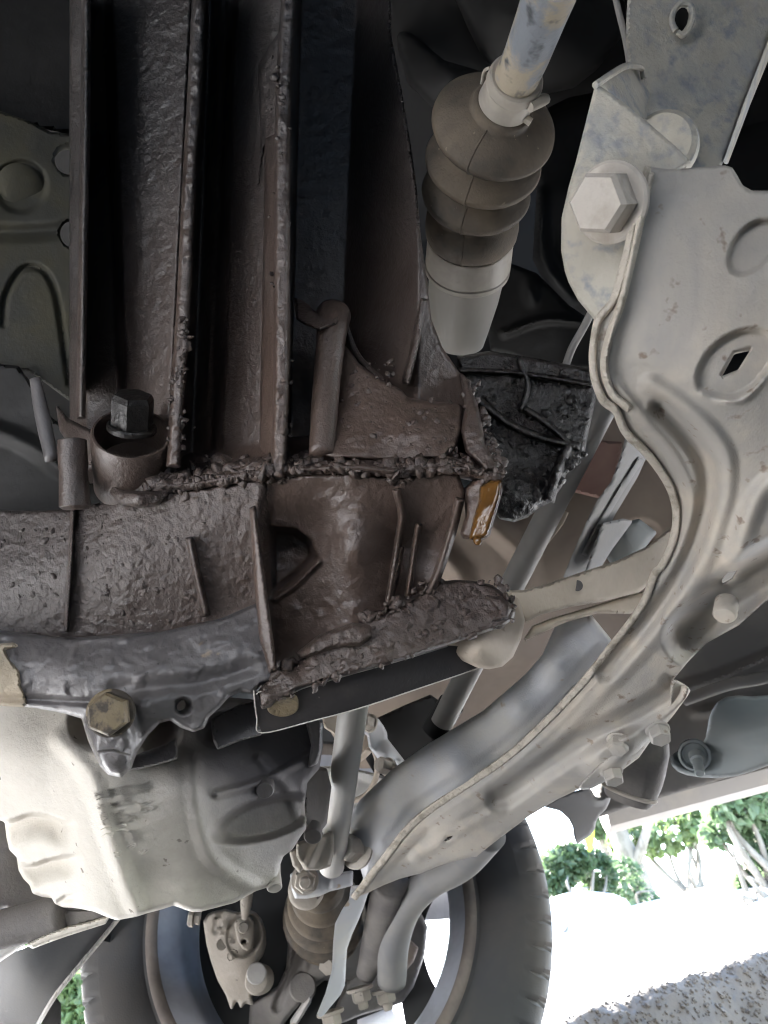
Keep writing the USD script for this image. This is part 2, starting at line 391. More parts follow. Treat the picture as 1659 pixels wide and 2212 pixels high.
PAINT = grimy('car_paint', (.30, .31, .33), (.27, .28, .30), (.4, .7), 2, rough=(.25, .4), bump=0)
MUD = grimy('dried_mud', (.40, .335, .25), (.46, .39, .30), (.42, .65), 60, rough=(.8, .95), bump=.8, mid=.3)
CONC = grimy('sunlit_yard', (.42, .42, .42), (.52, .515, .50), (.4, .65), 1.6, spots=(.33, .32, .30), spot_cut=(.6, .72), spot_scale=9, rough=(.85, .95), bump=1.0, bscale=120, mid=1.0, mscale=18)
DARKPAD = grimy('added_dark_pad', (.055, .053, .052), (.085, .082, .08), (.4, .65), 3, spots=(.02, .02, .02), spot_cut=(.6, .7), spot_scale=14, rough=(.7, .9), bump=1.0, bscale=300)  # dark surface made up to absorb light under the car
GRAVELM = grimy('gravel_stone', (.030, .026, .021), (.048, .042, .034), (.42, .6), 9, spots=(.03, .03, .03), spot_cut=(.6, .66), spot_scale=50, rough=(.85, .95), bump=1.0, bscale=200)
BARK = grimy('pale_bark', (.12, .105, .085), (.08, .07, .055), (.48, .6), 14, rough=(.8, .95), bump=1.0, bscale=90, stretch=(1, 1, .3))

def leafmat(name, a, b):
    return usdkit.material(stage, '/World/Looks/' + name, {
        'g': ('geometry', {}), 'm': ('mix_color', {'a': a, 'b': b}),
        'p': ('principled_bsdf', {'roughness': .42, 'specular_ior_level': .5}), 't': ('translucent_bsdf', {}), 'x': ('mix_closure', {'fac': .5})},
        [('g.random_per_island', 'm.fac'), ('m.result', 'p.base_color'), ('m.result', 't.color'), ('p.BSDF', 'x.closure1'), ('t.BSDF', 'x.closure2')], surface='x.closure')
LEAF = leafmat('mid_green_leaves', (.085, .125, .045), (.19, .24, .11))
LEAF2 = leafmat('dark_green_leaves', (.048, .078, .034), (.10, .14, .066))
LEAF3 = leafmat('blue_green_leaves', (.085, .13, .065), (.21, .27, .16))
LEAFY = leafmat('yellow_green_leaf', (.30, .42, .05), (.36, .46, .06))
# ---------------------------------------------------------------- ground and the yard outside
def height(x, y):
    return .62 * sst((x - 2.3) / 3.2) + .05 * sst((x - 6) / 20) * (x - 6) * (x > 6)
xs = np.r_[-40, -20, -10, -5, np.arange(-3, 8, .12), np.arange(8, 20, 1.0), 30, 60]
ys = np.r_[-60, -30, -15, np.arange(-8, 8, .12), 12, 20, 40, 60]
gx, gy = np.meshgrid(xs, ys, indexing='ij')
q = np.stack([gx, gy, gx * 0], -1)
gz = height(gx, gy) + (meshkit.fbm(q * 1.4, 4, 3) - .5) * .05 * sst((gx - 1.5) / 1.5) + (meshkit.fbm(q * 6, 3, 9) - .5) * .012
nx, ny = gx.shape; ii = np.arange(nx * ny).reshape(nx, ny)
fq = np.vstack([np.c_[ii[:-1, :-1].ravel(), ii[1:, :-1].ravel(), ii[1:, 1:].ravel()], np.c_[ii[:-1, :-1].ravel(), ii[1:, 1:].ravel(), ii[:-1, 1:].ravel()]])
part(None, 'ground', trimesh.Trimesh(np.c_[gx.ravel(), gy.ravel(), gz.ravel()], fq, process=False), CONC, smooth=True, kind='structure')

pg = np.stack(np.meshgrid(np.linspace(-2.2, 1.22, 60), np.linspace(-4.5, .80, 80), indexing='ij'), -1); pz = .018 + (meshkit.fbm(np.concatenate([pg, pg[..., :1] * 0], -1) * 5, 3, 12) - .5) * .008
pi_ = np.arange(4800).reshape(60, 80)
part(None, 'added_ground_pad', trimesh.Trimesh(np.c_[pg.reshape(-1, 2), pz.ravel()], np.vstack([np.c_[pi_[:-1, :-1].ravel(), pi_[1:, :-1].ravel(), pi_[1:, 1:].ravel()], np.c_[pi_[:-1, :-1].ravel(), pi_[1:, 1:].ravel(), pi_[:-1, 1:].ravel()]]), process=False), DARKPAD, smooth=True, kind='structure')  # unseen pad added to cut light bounced up from the ground
# shaded gravel bank close by, right of the wheel
crest = [W(1060, 2268, 1.20), W(1120, 2245, 1.22), W(1180, 2222, 1.25), W(1300, 2178, 1.32), W(1420, 2134, 1.40), W(1540, 2096, 1.50), W(1659, 2052, 1.60), W(1780, 2012, 1.75), W(1950, 1955, 2.0)]
C = spline(np.array(crest), 10)
nrm = np.array([math.cos(.0), 0, 0]); V = []
for k, c in enumerate(C):
    for a, hgt in ((-.07, -.3), (-.06, .0), (-.05, .3), (-.036, .6), (-.018, .88), (0, 1), (.05, 1.0), (.12, .85), (.25, .45), (.42, 0)):
        V.append([c[0] + a * .85, c[1] + a * .35, -.01 + (c[2] + .01) * hgt])
V = np.array(V); n = len(C); Fc = []
for k in range(n - 1):
    for j in range(9):
        a = k * 10 + j; Fc += [(a, a + 10, a + 11), (a, a + 11, a + 1)]
gb = trimesh.Trimesh(V, np.array(Fc), process=False).subdivide().subdivide()
gb.vertices += np.c_[np.zeros((len(gb.vertices), 2)), (meshkit.fbm(gb.vertices * 28, 4, 4) - .5) * .03]
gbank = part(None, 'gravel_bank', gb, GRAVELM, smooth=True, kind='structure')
rg = np.random.default_rng(11); stones = []
tri_area = gb.area_faces; pick = rg.choice(len(gb.faces), 8000, p=tri_area / tri_area.sum())
base_stone = trimesh.creation.icosahedron()
for f in pick:
    c = gb.triangles_center[f]; s = .0018 + .0045 * rg.random() ** 2
    m = base_stone.copy(); m.vertices *= rg.uniform(.6, 1.3, (12, 3)) * s; m.apply_transform(trimesh.transformations.random_rotation_matrix(rg.random(3))); m.apply_translation(c + [0, 0, -s * .25]); stones.append(m)
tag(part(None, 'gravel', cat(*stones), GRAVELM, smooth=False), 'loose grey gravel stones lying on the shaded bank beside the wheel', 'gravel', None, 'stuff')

def leaf_cloud(cens, rads, n, size, seed, drop=.4):
    """n folded leaves spread through a few ellipsoids"""
    r = np.random.default_rng(seed); cens = np.asarray(cens, float); rads = np.asarray(rads, float)
    k = r.choice(len(cens), n, p=(rads.prod(1)) ** .67 / ((rads.prod(1)) ** .67).sum())
    dv = r.normal(size=(n, 3)); dv /= np.linalg.norm(dv, axis=1)[:, None]
    p = cens[k] + dv * rads[k] * (r.uniform(.35, 1, n) ** .5)[:, None]
    ax = dv * .6 + r.normal(size=(n, 3)) * .6; ax[:, 2] -= drop; ax /= np.linalg.norm(ax, axis=1)[:, None]
    sd = np.cross(ax, r.normal(size=(n, 3))); sd /= np.linalg.norm(sd, axis=1)[:, None]; up = np.cross(ax, sd)
    L = (size * r.uniform(.6, 1.35, n))[:, None]; w = L * .3
    v0, v1, v2, v3 = p - ax * L * .5, p + sd * w - up * w * .35, p + ax * L * .55 - up * L * .08, p - sd * w - up * w * .35
    V = np.stack([v0, v1, v2, v3], 1).reshape(-1, 3); b = np.arange(n)[:, None] * 4
    return trimesh.Trimesh(V, np.vstack([b + [0, 1, 2], b + [0, 2, 3]]), process=False)

def shrub(name, label, blobs, n, size, mat, seed, category='shrub', stem_r=.02, group=None):
    """blobs: (u, v, d, ru, rv) leaf masses; the stem stands on the ground below them"""
    cens = [W(b[0], b[1], b[2]) for b in blobs]; rads = [(px(b[3], b[2]) * .8, px(b[3], b[2]), px(b[4], b[2])) for b in blobs]
    c0 = np.mean(cens, 0); foot = np.array([c0[0], c0[1], float(height(np.array(c0[0]), 0.0)) - .02])
    t = thing(name, label, category, foot, group)
    rr = np.random.default_rng(seed); st = []
    for c in cens:
        for _ in range(3):
            e = c + rr.normal(size=3) * .1; mid = (foot + e) / 2 + rr.normal(size=3) * .08
            st.append(tube([foot + rr.normal(size=3) * [.03, .03, 0], mid, e * .8 + mid * .2], [stem_r, stem_r * .7, stem_r * .25], 8, 5))
    part(t, 'stem', cat(*st), BARK)
    part(t, 'foliage', leaf_cloud(cens, rads, n, size, seed), mat, smooth=False)
    return t

shrub('leafy_shrub', 'green climbing shrub hanging at the upper right beyond the sill', [(1600, 1725, 4.0, 90, 55), (1680, 1830, 4.0, 70, 110), (1560, 1790, 4.1, 50, 40), (1630, 1930, 4.0, 40, 60)], 1900, .07, LEAF3, 1)
shrub('leafy_shrub', 'sparse low green shrub under the hanging foliage at the right edge', [(1650, 2000, 3.7, 40, 26), (1700, 1990, 3.6, 50, 50)], 200, .055, LEAF, 2, stem_r=.012)
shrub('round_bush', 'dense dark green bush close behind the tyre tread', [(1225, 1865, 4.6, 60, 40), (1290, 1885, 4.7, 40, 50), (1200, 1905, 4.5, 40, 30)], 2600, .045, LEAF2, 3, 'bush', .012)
shrub('leafy_shrub', 'pale leafy shrub between the sill and the pale trunk', [(1450, 1805, 5.5, 80, 40), (1360, 1810, 5.6, 55, 30), (1510, 1760, 5.6, 60, 40)], 1100, .07, LEAF, 4)
shrub('leafy_shrub', 'thin shrub growing at the foot of the pale trunk', [(1350, 1900, 5.0, 45, 50), (1390, 1950, 4.9, 40, 22)], 420, .055, LEAF3, 5, stem_r=.012)
shrub('low_weed', 'small green weed beside the pale boulder', [(1218, 2035, 4.2, 22, 18), (1195, 2050, 3.9, 18, 14)], 160, .04, LEAF2, 6, 'weed', .006)
shrub('leafy_hedge', 'sunlit green hedge seen between the splash shield and the tyre', [(150, 2150, 4.0, 70, 45), (190, 2200, 3.9, 70, 60), (110, 2190, 4.1, 60, 60)], 2600, .055, LEAF, 7, 'hedge')
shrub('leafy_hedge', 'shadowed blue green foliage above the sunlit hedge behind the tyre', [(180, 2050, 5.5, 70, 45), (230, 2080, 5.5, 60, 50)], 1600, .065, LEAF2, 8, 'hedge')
for k, (u, v, d, ru, rv, lab) in enumerate([(1580, 1640, 9.0, 110, 80, 'tall tree crown farthest back behind the hanging shrub'), (1790, 1700, 8.0, 110, 160, 'tall tree crown behind the hanging shrub at the picture edge'), (1300, 1760, 9.5, 60, 45, 'tall tree crown far behind the dark bush'), (60, 2080, 8.5, 200, 140, 'tall tree crown far behind the hedge by the splash shield')]):
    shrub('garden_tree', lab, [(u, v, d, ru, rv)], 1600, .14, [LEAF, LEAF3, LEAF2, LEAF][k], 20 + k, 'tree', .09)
tr = thing('bare_trunk', 'pale sunlit tree trunk standing among the shrubs', 'trunk', W(1395, 1960, 5.2))
part(tr, 'trunk', tube([W(1405, 1985, 5.2), W(1380, 1900, 5.25), W(1335, 1800, 5.3), W(1300, 1690, 5.4)], [.085, .075, .065, .05], 14), BARK)
part(tr, 'branch', tube([W(1370, 1875, 5.25), W(1395, 1800, 5.2), W(1420, 1700, 5.3)], [.04, .03, .02], 10), BARK)
bl = thing('banana_leaf', 'single bright yellow green leaf hanging below the sill end', 'leaf', W(1270, 1730, 3.2))
part(bl, 'blade', relief([(1258, 1745), (1275, 1738), (1286, 1770), (1282, 1830), (1272, 1845), (1262, 1815)], Surf([(1262, 1745, 3.2), (1285, 1760, 3.2), (1270, 1840, 3.25)]), 5, .004, 4, .004), LEAFY)
rk = trimesh.creation.icosphere(3); rk.vertices *= np.array([.22, .30, .12]); rk.vertices *= (1 + .5 * (meshkit.fbm(rk.vertices * 6, 3, 2) - .5))[:, None]
rc = W(1240, 1985, 4.3); rk.apply_translation([rc[0], rc[1], float(height(rc[0], 0)) + .03])
tag(part(None, 'boulder', rk, CONC), 'pale sunlit boulder on the yard behind the tyre', 'boulder')

# ---------------------------------------------------------------- car body round the mechanical parts
XI, XO, XL = 1.24, 1.33, -1.0  # XL lies farther out than a real car side, to block low light
body = thing('car', 'grey car seen from underneath: sill, floor and wheel arch around the mechanical parts', 'car', (.4, -.6, .2))
part(body, 'floor_pan', cat(box([XL, -3.2, .47], [XO - .03, -.80, .50]), box([.62, -.80, .47], [XO - .03, -.30, .50])), FLOORP, smooth=False)
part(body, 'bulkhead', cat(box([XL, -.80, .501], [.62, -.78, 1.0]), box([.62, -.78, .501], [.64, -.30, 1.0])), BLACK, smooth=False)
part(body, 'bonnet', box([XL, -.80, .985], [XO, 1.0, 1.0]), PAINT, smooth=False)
part(body, 'added_bonnet_liner', box([XL + .01, -.79, .965], [XO - .01, .965, .982]), BLACK, smooth=False)  # black sheet added to keep the bay dark
part(body, 'added_front_liner', box([XL + .01, .94, .30], [XO - .01, .965, .96]), BLACK, smooth=False)  # black sheet added to hide the lit front panel
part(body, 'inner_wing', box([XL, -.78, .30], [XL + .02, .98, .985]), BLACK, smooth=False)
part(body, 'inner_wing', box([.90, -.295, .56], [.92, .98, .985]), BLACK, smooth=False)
part(body, 'sill', box([XL, -3.2, .16], [XL + .1, -.4, .469]), FLOORP, smooth=False)  # unseen far sill, set low to keep light out
arch = Polygon([(-3.2, .42), (-.31, .42), (-.31, .44), *[(.085 + .40 * math.cos(a), .30 + .40 * math.sin(a)) for a in np.linspace(math.pi * .95, .05, 24)], (.50, .46), (.98, .46), (1.0, .80), (.9, .95), (-.8, 1.0), (-3.2, 1.0)])
sp = trimesh.creation.extrude_polygon(arch, .012, engine='earcut')
sp.vertices = np.c_[XO + sp.vertices[:, 2], sp.vertices[:, 0], sp.vertices[:, 1]]
part(body, 'side_panel', sp, PAINT, smooth=False)
lin = [(.085 + .41 * math.cos(a), .30 + .41 * math.sin(a)) for a in np.linspace(math.pi * .80, .1, 28)]
V = []; Fc = []
for k, (y, z) in enumerate(lin):
    V += [[.92, y, z], [XO - .005, y, z]]
    if k: Fc += [(2 * k - 2, 2 * k, 2 * k + 1), (2 * k - 2, 2 * k + 1, 2 * k - 1)]
part(body, 'wheel_arch_liner', trimesh.Trimesh(np.array(V), np.array(Fc), process=False), BLACK)
part(body, 'bumper', box([XL, .97, .20], [XO, 1.0, .60]), PLASTIC, smooth=False)
part(body, 'front_panel', box([XL, .97, .601], [XO, .995, .984]), PAINT, smooth=False)
# sill: a folded box section with its lower edge along the car
sl = Polygon([(XI, .362), (XI + .02, .345), (XO - .015, .345), (XO, .36), (XO, .52), (XI - .08, .52), (XI - .08, .46), (XI - .01, .42)])
m = trimesh.creation.extrude_polygon(sl, 3.0, engine='earcut'); m.vertices = np.c_[m.vertices[:, 0], -3.2 + m.vertices[:, 2], m.vertices[:, 1]]
part(body, 'sill', m, FLOORP, smooth=20)
# ================================================================ gearbox
def knots(*cols):
    """depth from columns: each (u at v=0, u at v=1000, depth at v=0, depth at v=1000)"""
    def f(u, v):
        t = v / 1000.0
        U = np.stack([a + (b - a) * t for a, b, _, _ in cols], 0); D = np.stack([c + (d - c) * t for _, _, c, d in cols], 0)
        out = D[0].copy()
        for k in range(len(cols) - 1):
            w = sst((u - U[k]) / np.maximum(U[k + 1] - U[k], 1e-6)) if abs(cols[k + 1][0] - cols[k][0]) < 40 else np.clip((u - U[k]) / np.maximum(U[k + 1] - U[k], 1e-6), 0, 1)
            out = np.where(u >= U[k], D[k] + (D[k + 1] - D[k]) * w, out)
        return out
    return f
case_d = knots((150, 140, .50, .50), (200, 186, .495, .482), (222, 255, .490, .478), (246, 285, .462, .450), (412, 362, .446, .432), (452, 412, .490, .476), (485, 450, .478, .464), (520, 485, .452, .440),
               (590, 560, .435, .428), (630, 600, .430, .424), (650, 625, .515, .505), (770, 730, .520, .500), (815, 770, .50, .475), (905, 905, .455, .445), (960, 1060, .48, .46))
gb = thing('gearbox', 'dark brown gearbox casing caked in oily grime with tall cast ribs', 'gearbox', W(500, 800, .45))
def pocket(poly, depth, soft):
    P_ = Polygon(poly); S_ = shapely.prepare(P_)
    def f(u, v):
        q_ = shapely.points(np.c_[u, v]); inside = shapely.contains(P_, q_)
        return depth * np.where(inside, sst(shapely.distance(q_, P_.exterior) / soft), 0)
    return f
bh = Surf([(-60, 1120, .450), (150, 1110, .430), (350, 1090, .412), (560, 1060, .405), (-60, 1350, .43), (150, 1362, .425), (350, 1352, .420), (560, 1320, .420), (250, 1220, .413), (50, 1220, .428), (450, 1200, .410)])
dv = Surf([(600, 1050, .408), (690, 1150, .418), (770, 1180, .402), (860, 1170, .424), (770, 1060, .402), (770, 1320, .412), (690, 1320, .420), (860, 1300, .43), (600, 1300, .425), (640, 1200, .424), (930, 1120, .415), (930, 1250, .425), (1000, 1070, .408), (985, 1150, .42), (590, 1420, .435), (700, 1420, .42), (840, 1360, .422)],
          [pocket([(580, 1135), (640, 1142), (672, 1165), (686, 1200), (640, 1245), (596, 1278), (588, 1290)], .020, 12), ridge([(592, 1296), (640, 1262), (690, 1212)], 9, .005)])
LINE = spline(np.array([(-80, 1088), (130, 1082), (240, 1062), (372, 1045), (600, 1012), (760, 1003), (860, 1012), (960, 1002), (1100, 1030)], float), 8)
def line_v(u): return np.interp(u, LINE[:, 0], LINE[:, 1])
def lower(u, v):
    w = sst((u - 555) / 40)
    return bh(u, v) * (1 - w) + dv(u, v) * w
def master(u, v):
    u, v = np.atleast_1d(np.asarray(u, float)), np.atleast_1d(np.asarray(v, float)); t = v - line_v(u)
    w = sst((t + 62) / 74)
    d = case_d(u, np.minimum(v, 1000)) * (1 - w) + lower(u, v) * w
    lip = sst(1 - (np.abs(t + 8) - 9) / 20)
    return d - .0065 * lip * sst((u - 200) / 120) - .004 * sst(1 - (np.abs(t - 6) - 3) / 9) * sst((u - 620) / 40) * sst((880 - u) / 20)
NZ = ((.0009, 70, 1), (.0007, 280, 2), (.0008, 190, 8, 'clump'), (.0006, 520, 9))
above = [(x, y - 26) for x, y in LINE if 140 < x < 1046]; below = [(x, y + 20) for x, y in LINE]
part(gb, 'case_wall', relief([(150, -70), (845, -70), (845, 70), (865, 180), (882, 280), (900, 400), (910, 520), (922, 600), (932, 690), (955, 750), (990, 800), (1018, 850), (1034, 920), (1048, 985)] + above[::-1] + [(150, 1040)], master, 5, .03, 4, .003, noise=NZ, rnd=0), GREASE, smooth=55)
part(gb, 'joint_flange', relief([(x, y - 26) for x, y in LINE if 215 < x < 1090] + [(1088, 1020), (1084, 1050)] + [(x, y + 20) for x, y in LINE if 215 < x < 1075][::-1], master, 4, .05, 0, 0, noise=NZ + ((.0024, 240, 33, 'clump'), (.0018, 460, 34)), rnd=0), GREASE2, smooth=55)
part(gb, 'differential_cover', relief([(x, y + 20) for x, y in LINE if 560 < x < 1005] + [(1004, 1062), (1004, 1075), (985, 1150), (955, 1225), (930, 1290), (880, 1335), (830, 1355), (760, 1400), (680, 1440), (600, 1465), (574, 1380), (560, 1200)], master, 5, .07, 3, .002, noise=((.0010, 80, 51), (.0008, 300, 52), (.0012, 170, 53, 'clump')), rnd=0), GREASE, smooth=55)
part(gb, 'bell_housing', relief([(-75, 1100), (60, 1104)] + [(x, y + 20) for x, y in LINE if 130 < x < 585] + [(600, 1200), (590, 1330), (560, 1345), (350, 1385), (150, 1395), (-75, 1375)], master, 4.5, .06, 3, .002, noise=((.0010, 60, 71), (.0010, 230, 72), (.0011, 480, 73), (.0012, 260, 74, 'clump')), rnd=0), GREASE2, smooth=55)
flat = lambda d0, d1: (lambda u, v: d0 + (d1 - d0) * np.clip(v / 1000, 0, 1.2))
# the tall ribs
for line, w, w2, (d0, d1), nz in (([(186, -70), (185, 200), (180, 500), (174, 905)], 11, 10, (.425, .418), .0008),
                                  ([(434, -70), (424, 150), (410, 400), (398, 650), (385, 850), (376, 1010)], 14, 17, (.412, .402), .0022),
                                  ([(628, -70), (614, 120), (608, 300), (607, 600), (605, 850), (598, 1035)], 19, 15, (.408, .398), .0022)):
    part(gb, 'rib', strip(line, w, flat(d0, d1), 0, w2=w2, res=5, thick=None, deep=.085, edge=9, edge_h=.006, noise=((nz, 160, 3), (nz * .7, 420, 6), (nz * .9, 200, 12, 'clump'))) if False else
         relief(Polygon(np.vstack([np.array(spline(line, 6)) + [w, 0], (np.array(spline(line, 6)) - [w2, 0])[::-1]])), flat(d0, d1), 5, .085, 9, .006, noise=((nz, 160, 3), (nz * .7, 420, 6), (nz * .9, 200, 12, 'clump'))), GREASE, smooth=50)
# flank of the third rib, a smoother face, with a lumpy crust above it
part(gb, 'rib_flank', relief([(572, 300), (600, 285), (602, 600), (594, 1010), (558, 1005), (566, 700)], Surf([(560, 300, .434), (600, 300, .414), (555, 1000, .430), (598, 1000, .405)]), 5, .05, 3, .002, noise=((.0008, 200, 4),)), GREASE)
part(gb, 'rib_crust', relief([(555, 140), (608, 60), (612, 180), (600, 290), (572, 320), (560, 420), (548, 560), (536, 540), (548, 420), (560, 300)], Surf([(555, 140, .437), (610, 100, .418), (545, 550, .438), (600, 290, .42)]), 4.5, .03, 14, .006, noise=((.005, 120, 14), (.003, 300, 15))), GREASE2)
# bolt boss between the first two ribs, its recess and the dowels below
part(gb, 'bolt_boss', lathe(W(288, 1048, .437), W(284, 905, .405) - W(288, 1048, .437), [(0, .0205), (.030, .0205), (.0362, .0203), (.0375, .0196), (.0375, .0185), (.036, .0178), (.016, .0172), (.015, .002)], 48), GREASE, smooth=40)
bb = W(285, 928, .411); bolt(gb, bb, W(290, 800, .397) - bb, .0185, .016, OILBOLT, .0125, .003)
part(gb, 'lower_boss', relief([(235, 1035), (300, 1040), (365, 1030), (372, 1065), (340, 1092), (300, 1098), (262, 1090), (238, 1068)], Surf([(300, 1035, .415), (300, 1075, .398), (300, 1098, .403), (240, 1060, .41), (365, 1060, .41)], [bump((302, 1050), 55, 17, -.012, 0, 2)]), 4, .04, 8, .004, noise=((.003, 300, 21),)), GREASE2)
part(gb, 'dowel', lathe(W(156, 960, .412), W(162, 1092, .410) - W(156, 960, .412), [(-.003, .0045), (-.002, .0072), (.012, .0074), (.0135, .0070), (.032, .0078), (.0335, .006)], 28), GREASE, smooth=40)
part(gb, 'web', tube([W(76, 818, .43), W(92, 900, .427), W(112, 995, .422)], [.0030, .0040, .0036], 16, 8, .7), GREASE_S, smooth=True)
part(gb, 'web', relief([(120, 870), (150, 905), (200, 930), (215, 945), (200, 1010), (165, 985), (128, 930)], Surf([(120, 870, .455), (210, 940, .425), (200, 1005, .425), (130, 930, .445)]), 5, .02, 7, .005, noise=((.001, 200, 5),)), GREASE)
part(gb, 'flange_pad', relief([(640, 965), (700, 958), (780, 970), (862, 978), (868, 1005), (852, 1032), (780, 1022), (700, 1005), (645, 1000)], lambda u, v: master(u, v) - .0035, 4, .03, 6, .004, noise=((.0018, 160, 35), (.0012, 420, 36))), GREASE2, smooth=55)
part(gb, 'flange_lip', relief([(415, 990), (470, 992), (560, 985), (575, 1000), (520, 1012), (440, 1024), (415, 1020)], lambda u, v: master(u, v) - .003, 4, .03, 9, .005, noise=((.003, 180, 37), (.002, 420, 38))), GREASE2, smooth=55)
# scoop bracket and shaft neck right of the third rib
sc = Surf([(640, 900, .455), (700, 760, .45), (760, 700, .455), (800, 800, .43), (880, 860, .425), (980, 880, .425), (800, 950, .406), (700, 965, .408), (980, 960, .405), (900, 920, .408), (850, 992, .402)])
part(gb, 'scoop_web', relief([(712, 745), (730, 738), (752, 752), (775, 785), (815, 815), (868, 842), (880, 858), (930, 868), (992, 872), (1000, 880), (998, 930), (985, 965), (960, 990), (860, 996), (720, 992), (690, 985)], sc, 5, .035, 8, .006, noise=((.0014, 150, 41), (.0012, 460, 42), (.0014, 260, 43, 'clump'))), GREASE, smooth=55)
part(gb, 'shaft_neck', tube([W(720, 682, .448), W(717, 715, .436), W(708, 800, .426), (W(700, 900, .414)), W(695, 985, .405)], [.0100, .0084, .0074, .0070, .0066], 28, 6), GREASE, smooth=True)
part(gb, 'scoop_lip', relief([(634, 640), (660, 652), (690, 680), (715, 672), (730, 650), (742, 665), (728, 700), (690, 715), (655, 700), (640, 690)], Surf([(640, 660, .445), (690, 690, .43), (735, 660, .44)]), 4, .012, 6, .004, noise=((.002, 300, 44),)), GREASE2)
part(gb, 'scoop_edge', tube([W(728, 655, .445), W(745, 700, .455), W(775, 770, .455), W(830, 825, .44)], .0016, 8), GREASE2)
part(gb, 'wing_rib', strip([(918, 645), (905, 700), (890, 770), (875, 830)], 9, lambda u, v: case_d(u, v), .016, w2=9, res=4, deep=.03, noise=((.0015, 260, 46),)), GREASE2)
part(gb, 'wing_edge', relief([(992, 800), (1012, 820), (1034, 880), (1050, 960), (1080, 1010), (1050, 1020), (1005, 975), (995, 930), (1005, 880)], Surf([(1000, 810, .44), (1030, 900, .412), (1060, 1000, .398), (1000, 970, .402)]), 4, .05, 9, .008, noise=((.003, 200, 47), (.002, 450, 48))), GREASE2, smooth=55)
for line, w in (([(855, 1055), (868, 1110), (862, 1160), (840, 1300), (832, 1330)], 9), ([(905, 1130), (893, 1200), (880, 1290)], 8), ([(994, 1075), (975, 1150), (945, 1240), (922, 1290)], 11), ([(868, 1180), (856, 1240), (842, 1305)], 6)):
    part(gb, 'cover_rib', strip(line, w, dv, .011, res=4, deep=.03, edge=10, edge_h=.007, noise=((.0012, 260, 55),)), GREASE)
# oil corner: drenched block with fresh oil and a hanging drop
oc = Surf([(1000, 1060, .408), (1080, 1000, .400), (1075, 1100, .396), (1030, 1170, .402), (1000, 1150, .404)])
part(gb, 'drain_corner', relief([(1002, 1055), (1040, 1020), (1080, 1005), (1086, 1060), (1072, 1110), (1058, 1158), (1036, 1170), (998, 1163), (994, 1150), (1006, 1115), (1003, 1085)], oc, 4, .03, 9, .006, noise=((.002, 160, 57), (.0016, 420, 58))), GREASE, smooth=55)
od = part(gb, 'oil_film', relief([(1036, 1050), (1060, 1038), (1084, 1036), (1082, 1070), (1069, 1112), (1054, 1158), (1034, 1168), (1012, 1165), (1022, 1120), (1034, 1080)], lambda u, v: oc(u, v) - .0035, 4, .008, 10, .003, noise=((.001, 120, 59),)), AMBER, smooth=True, label='amber fresh oil running down the corner')
dp = trimesh.creation.icosphere(3); dp.vertices *= np.array([.0021, .0021, .0028]); dp.apply_translation(W(1031, 1167, .399)); part(od, 'drop', dp, AMBER, smooth=True)
# rear casting behind the corner, with crossing webs
rs = Surf([(1000, 800, .470), (1280, 830, .492), (1130, 1110, .462)], [bump((1205, 1015), 50, 40, .008, 40, 1.3), bump((1120, 1065), 80, 60, .006, 0, 1.3)])
part(gb, 'rear_casting', relief([(985, 770), (1060, 758), (1150, 772), (1290, 800), (1288, 860), (1272, 930), (1262, 985), (1228, 1012), (1215, 1050), (1190, 1085), (1160, 1100), (1140, 1118), (1110, 1128), (1080, 1122), (1055, 1090), (1030, 940)], rs, 4.5, .05, 10, .008, noise=((.0012, 90, 61), (.0012, 300, 62), (.0016, 200, 63, 'clump'))), WET, smooth=60)
for line, w in (([(990, 800), (1120, 806), (1285, 832)], 7), ([(1128, 880), (1182, 915), (1240, 968)], 9), ([(1030, 862), (1100, 915), (1170, 945), (1255, 965)], 10), ([(1236, 950), (1205, 1015), (1186, 1085)], 12), ([(1118, 770), (1140, 830), (1124, 890)], 8)):
    part(gb, 'rear_web', strip(line, w, rs, .007, res=4, deep=.02, edge=w, edge_h=.008, noise=((.0016, 260, 65), (.001, 500, 66))), WET, smooth=60)
for line, w, lift in (([(158, 1092), (152, 1220), (143, 1366)], 6, .007), ([(408, 1160), (425, 1240), (446, 1332)], 9, .008)):
    part(gb, 'housing_rib', strip(line, w, bh, lift, res=4, deep=.02, edge=9, edge_h=.006, noise=((.0012, 260, 75),)), GREASE2)
part(gb, 'housing_fin', relief([(538, 1098), (552, 1090), (566, 1200), (584, 1330), (599, 1448), (580, 1456), (560, 1380), (548, 1250)], Surf([(545, 1095, .392), (590, 1450, .390), (560, 1300, .392), (575, 1200, .389)]), 4, .05, 8, .005, noise=((.0012, 200, 76),)), GREASE)
rim = Surf([(-60, 1370, .415), (150, 1385, .408), (350, 1372, .405), (550, 1330, .408), (-60, 1440, .398), (150, 1450, .393), (350, 1440, .392), (540, 1420, .395), (-60, 1520, .404), (130, 1530, .398), (300, 1560, .388), (400, 1560, .392), (540, 1490, .395)],
           [ridge([(-60, 1505), (120, 1512), (230, 1520)], 14, -.004), ridge([(250, 1490), (420, 1475), (540, 1440)], 30, -.004), bump((240, 1600), 70, 110, .012, 0, 1.6)])
part(gb, 'housing_rim', relief([(-70, 1352), (0, 1362), (150, 1378), (350, 1364), (480, 1335), (560, 1300), (575, 1350), (598, 1445), (590, 1470), (565, 1480), (545, 1500), (522, 1494), (495, 1505), (475, 1528), (452, 1548), (442, 1572), (418, 1582), (390, 1572), (368, 1556), (345, 1562),
     (320, 1588), (296, 1625), (284, 1660), (262, 1676), (232, 1670), (208, 1640), (190, 1600), (176, 1552), (140, 1542), (80, 1530), (20, 1524), (-70, 1520)], rim, 4.5, .03, 9, .006, noise=((.0012, 60, 81), (.0012, 260, 82), (.002, 160, 83, 'clump')), holes=[Point(396, 1526).buffer(14)], rnd=6), GREASE_S, smooth=50)
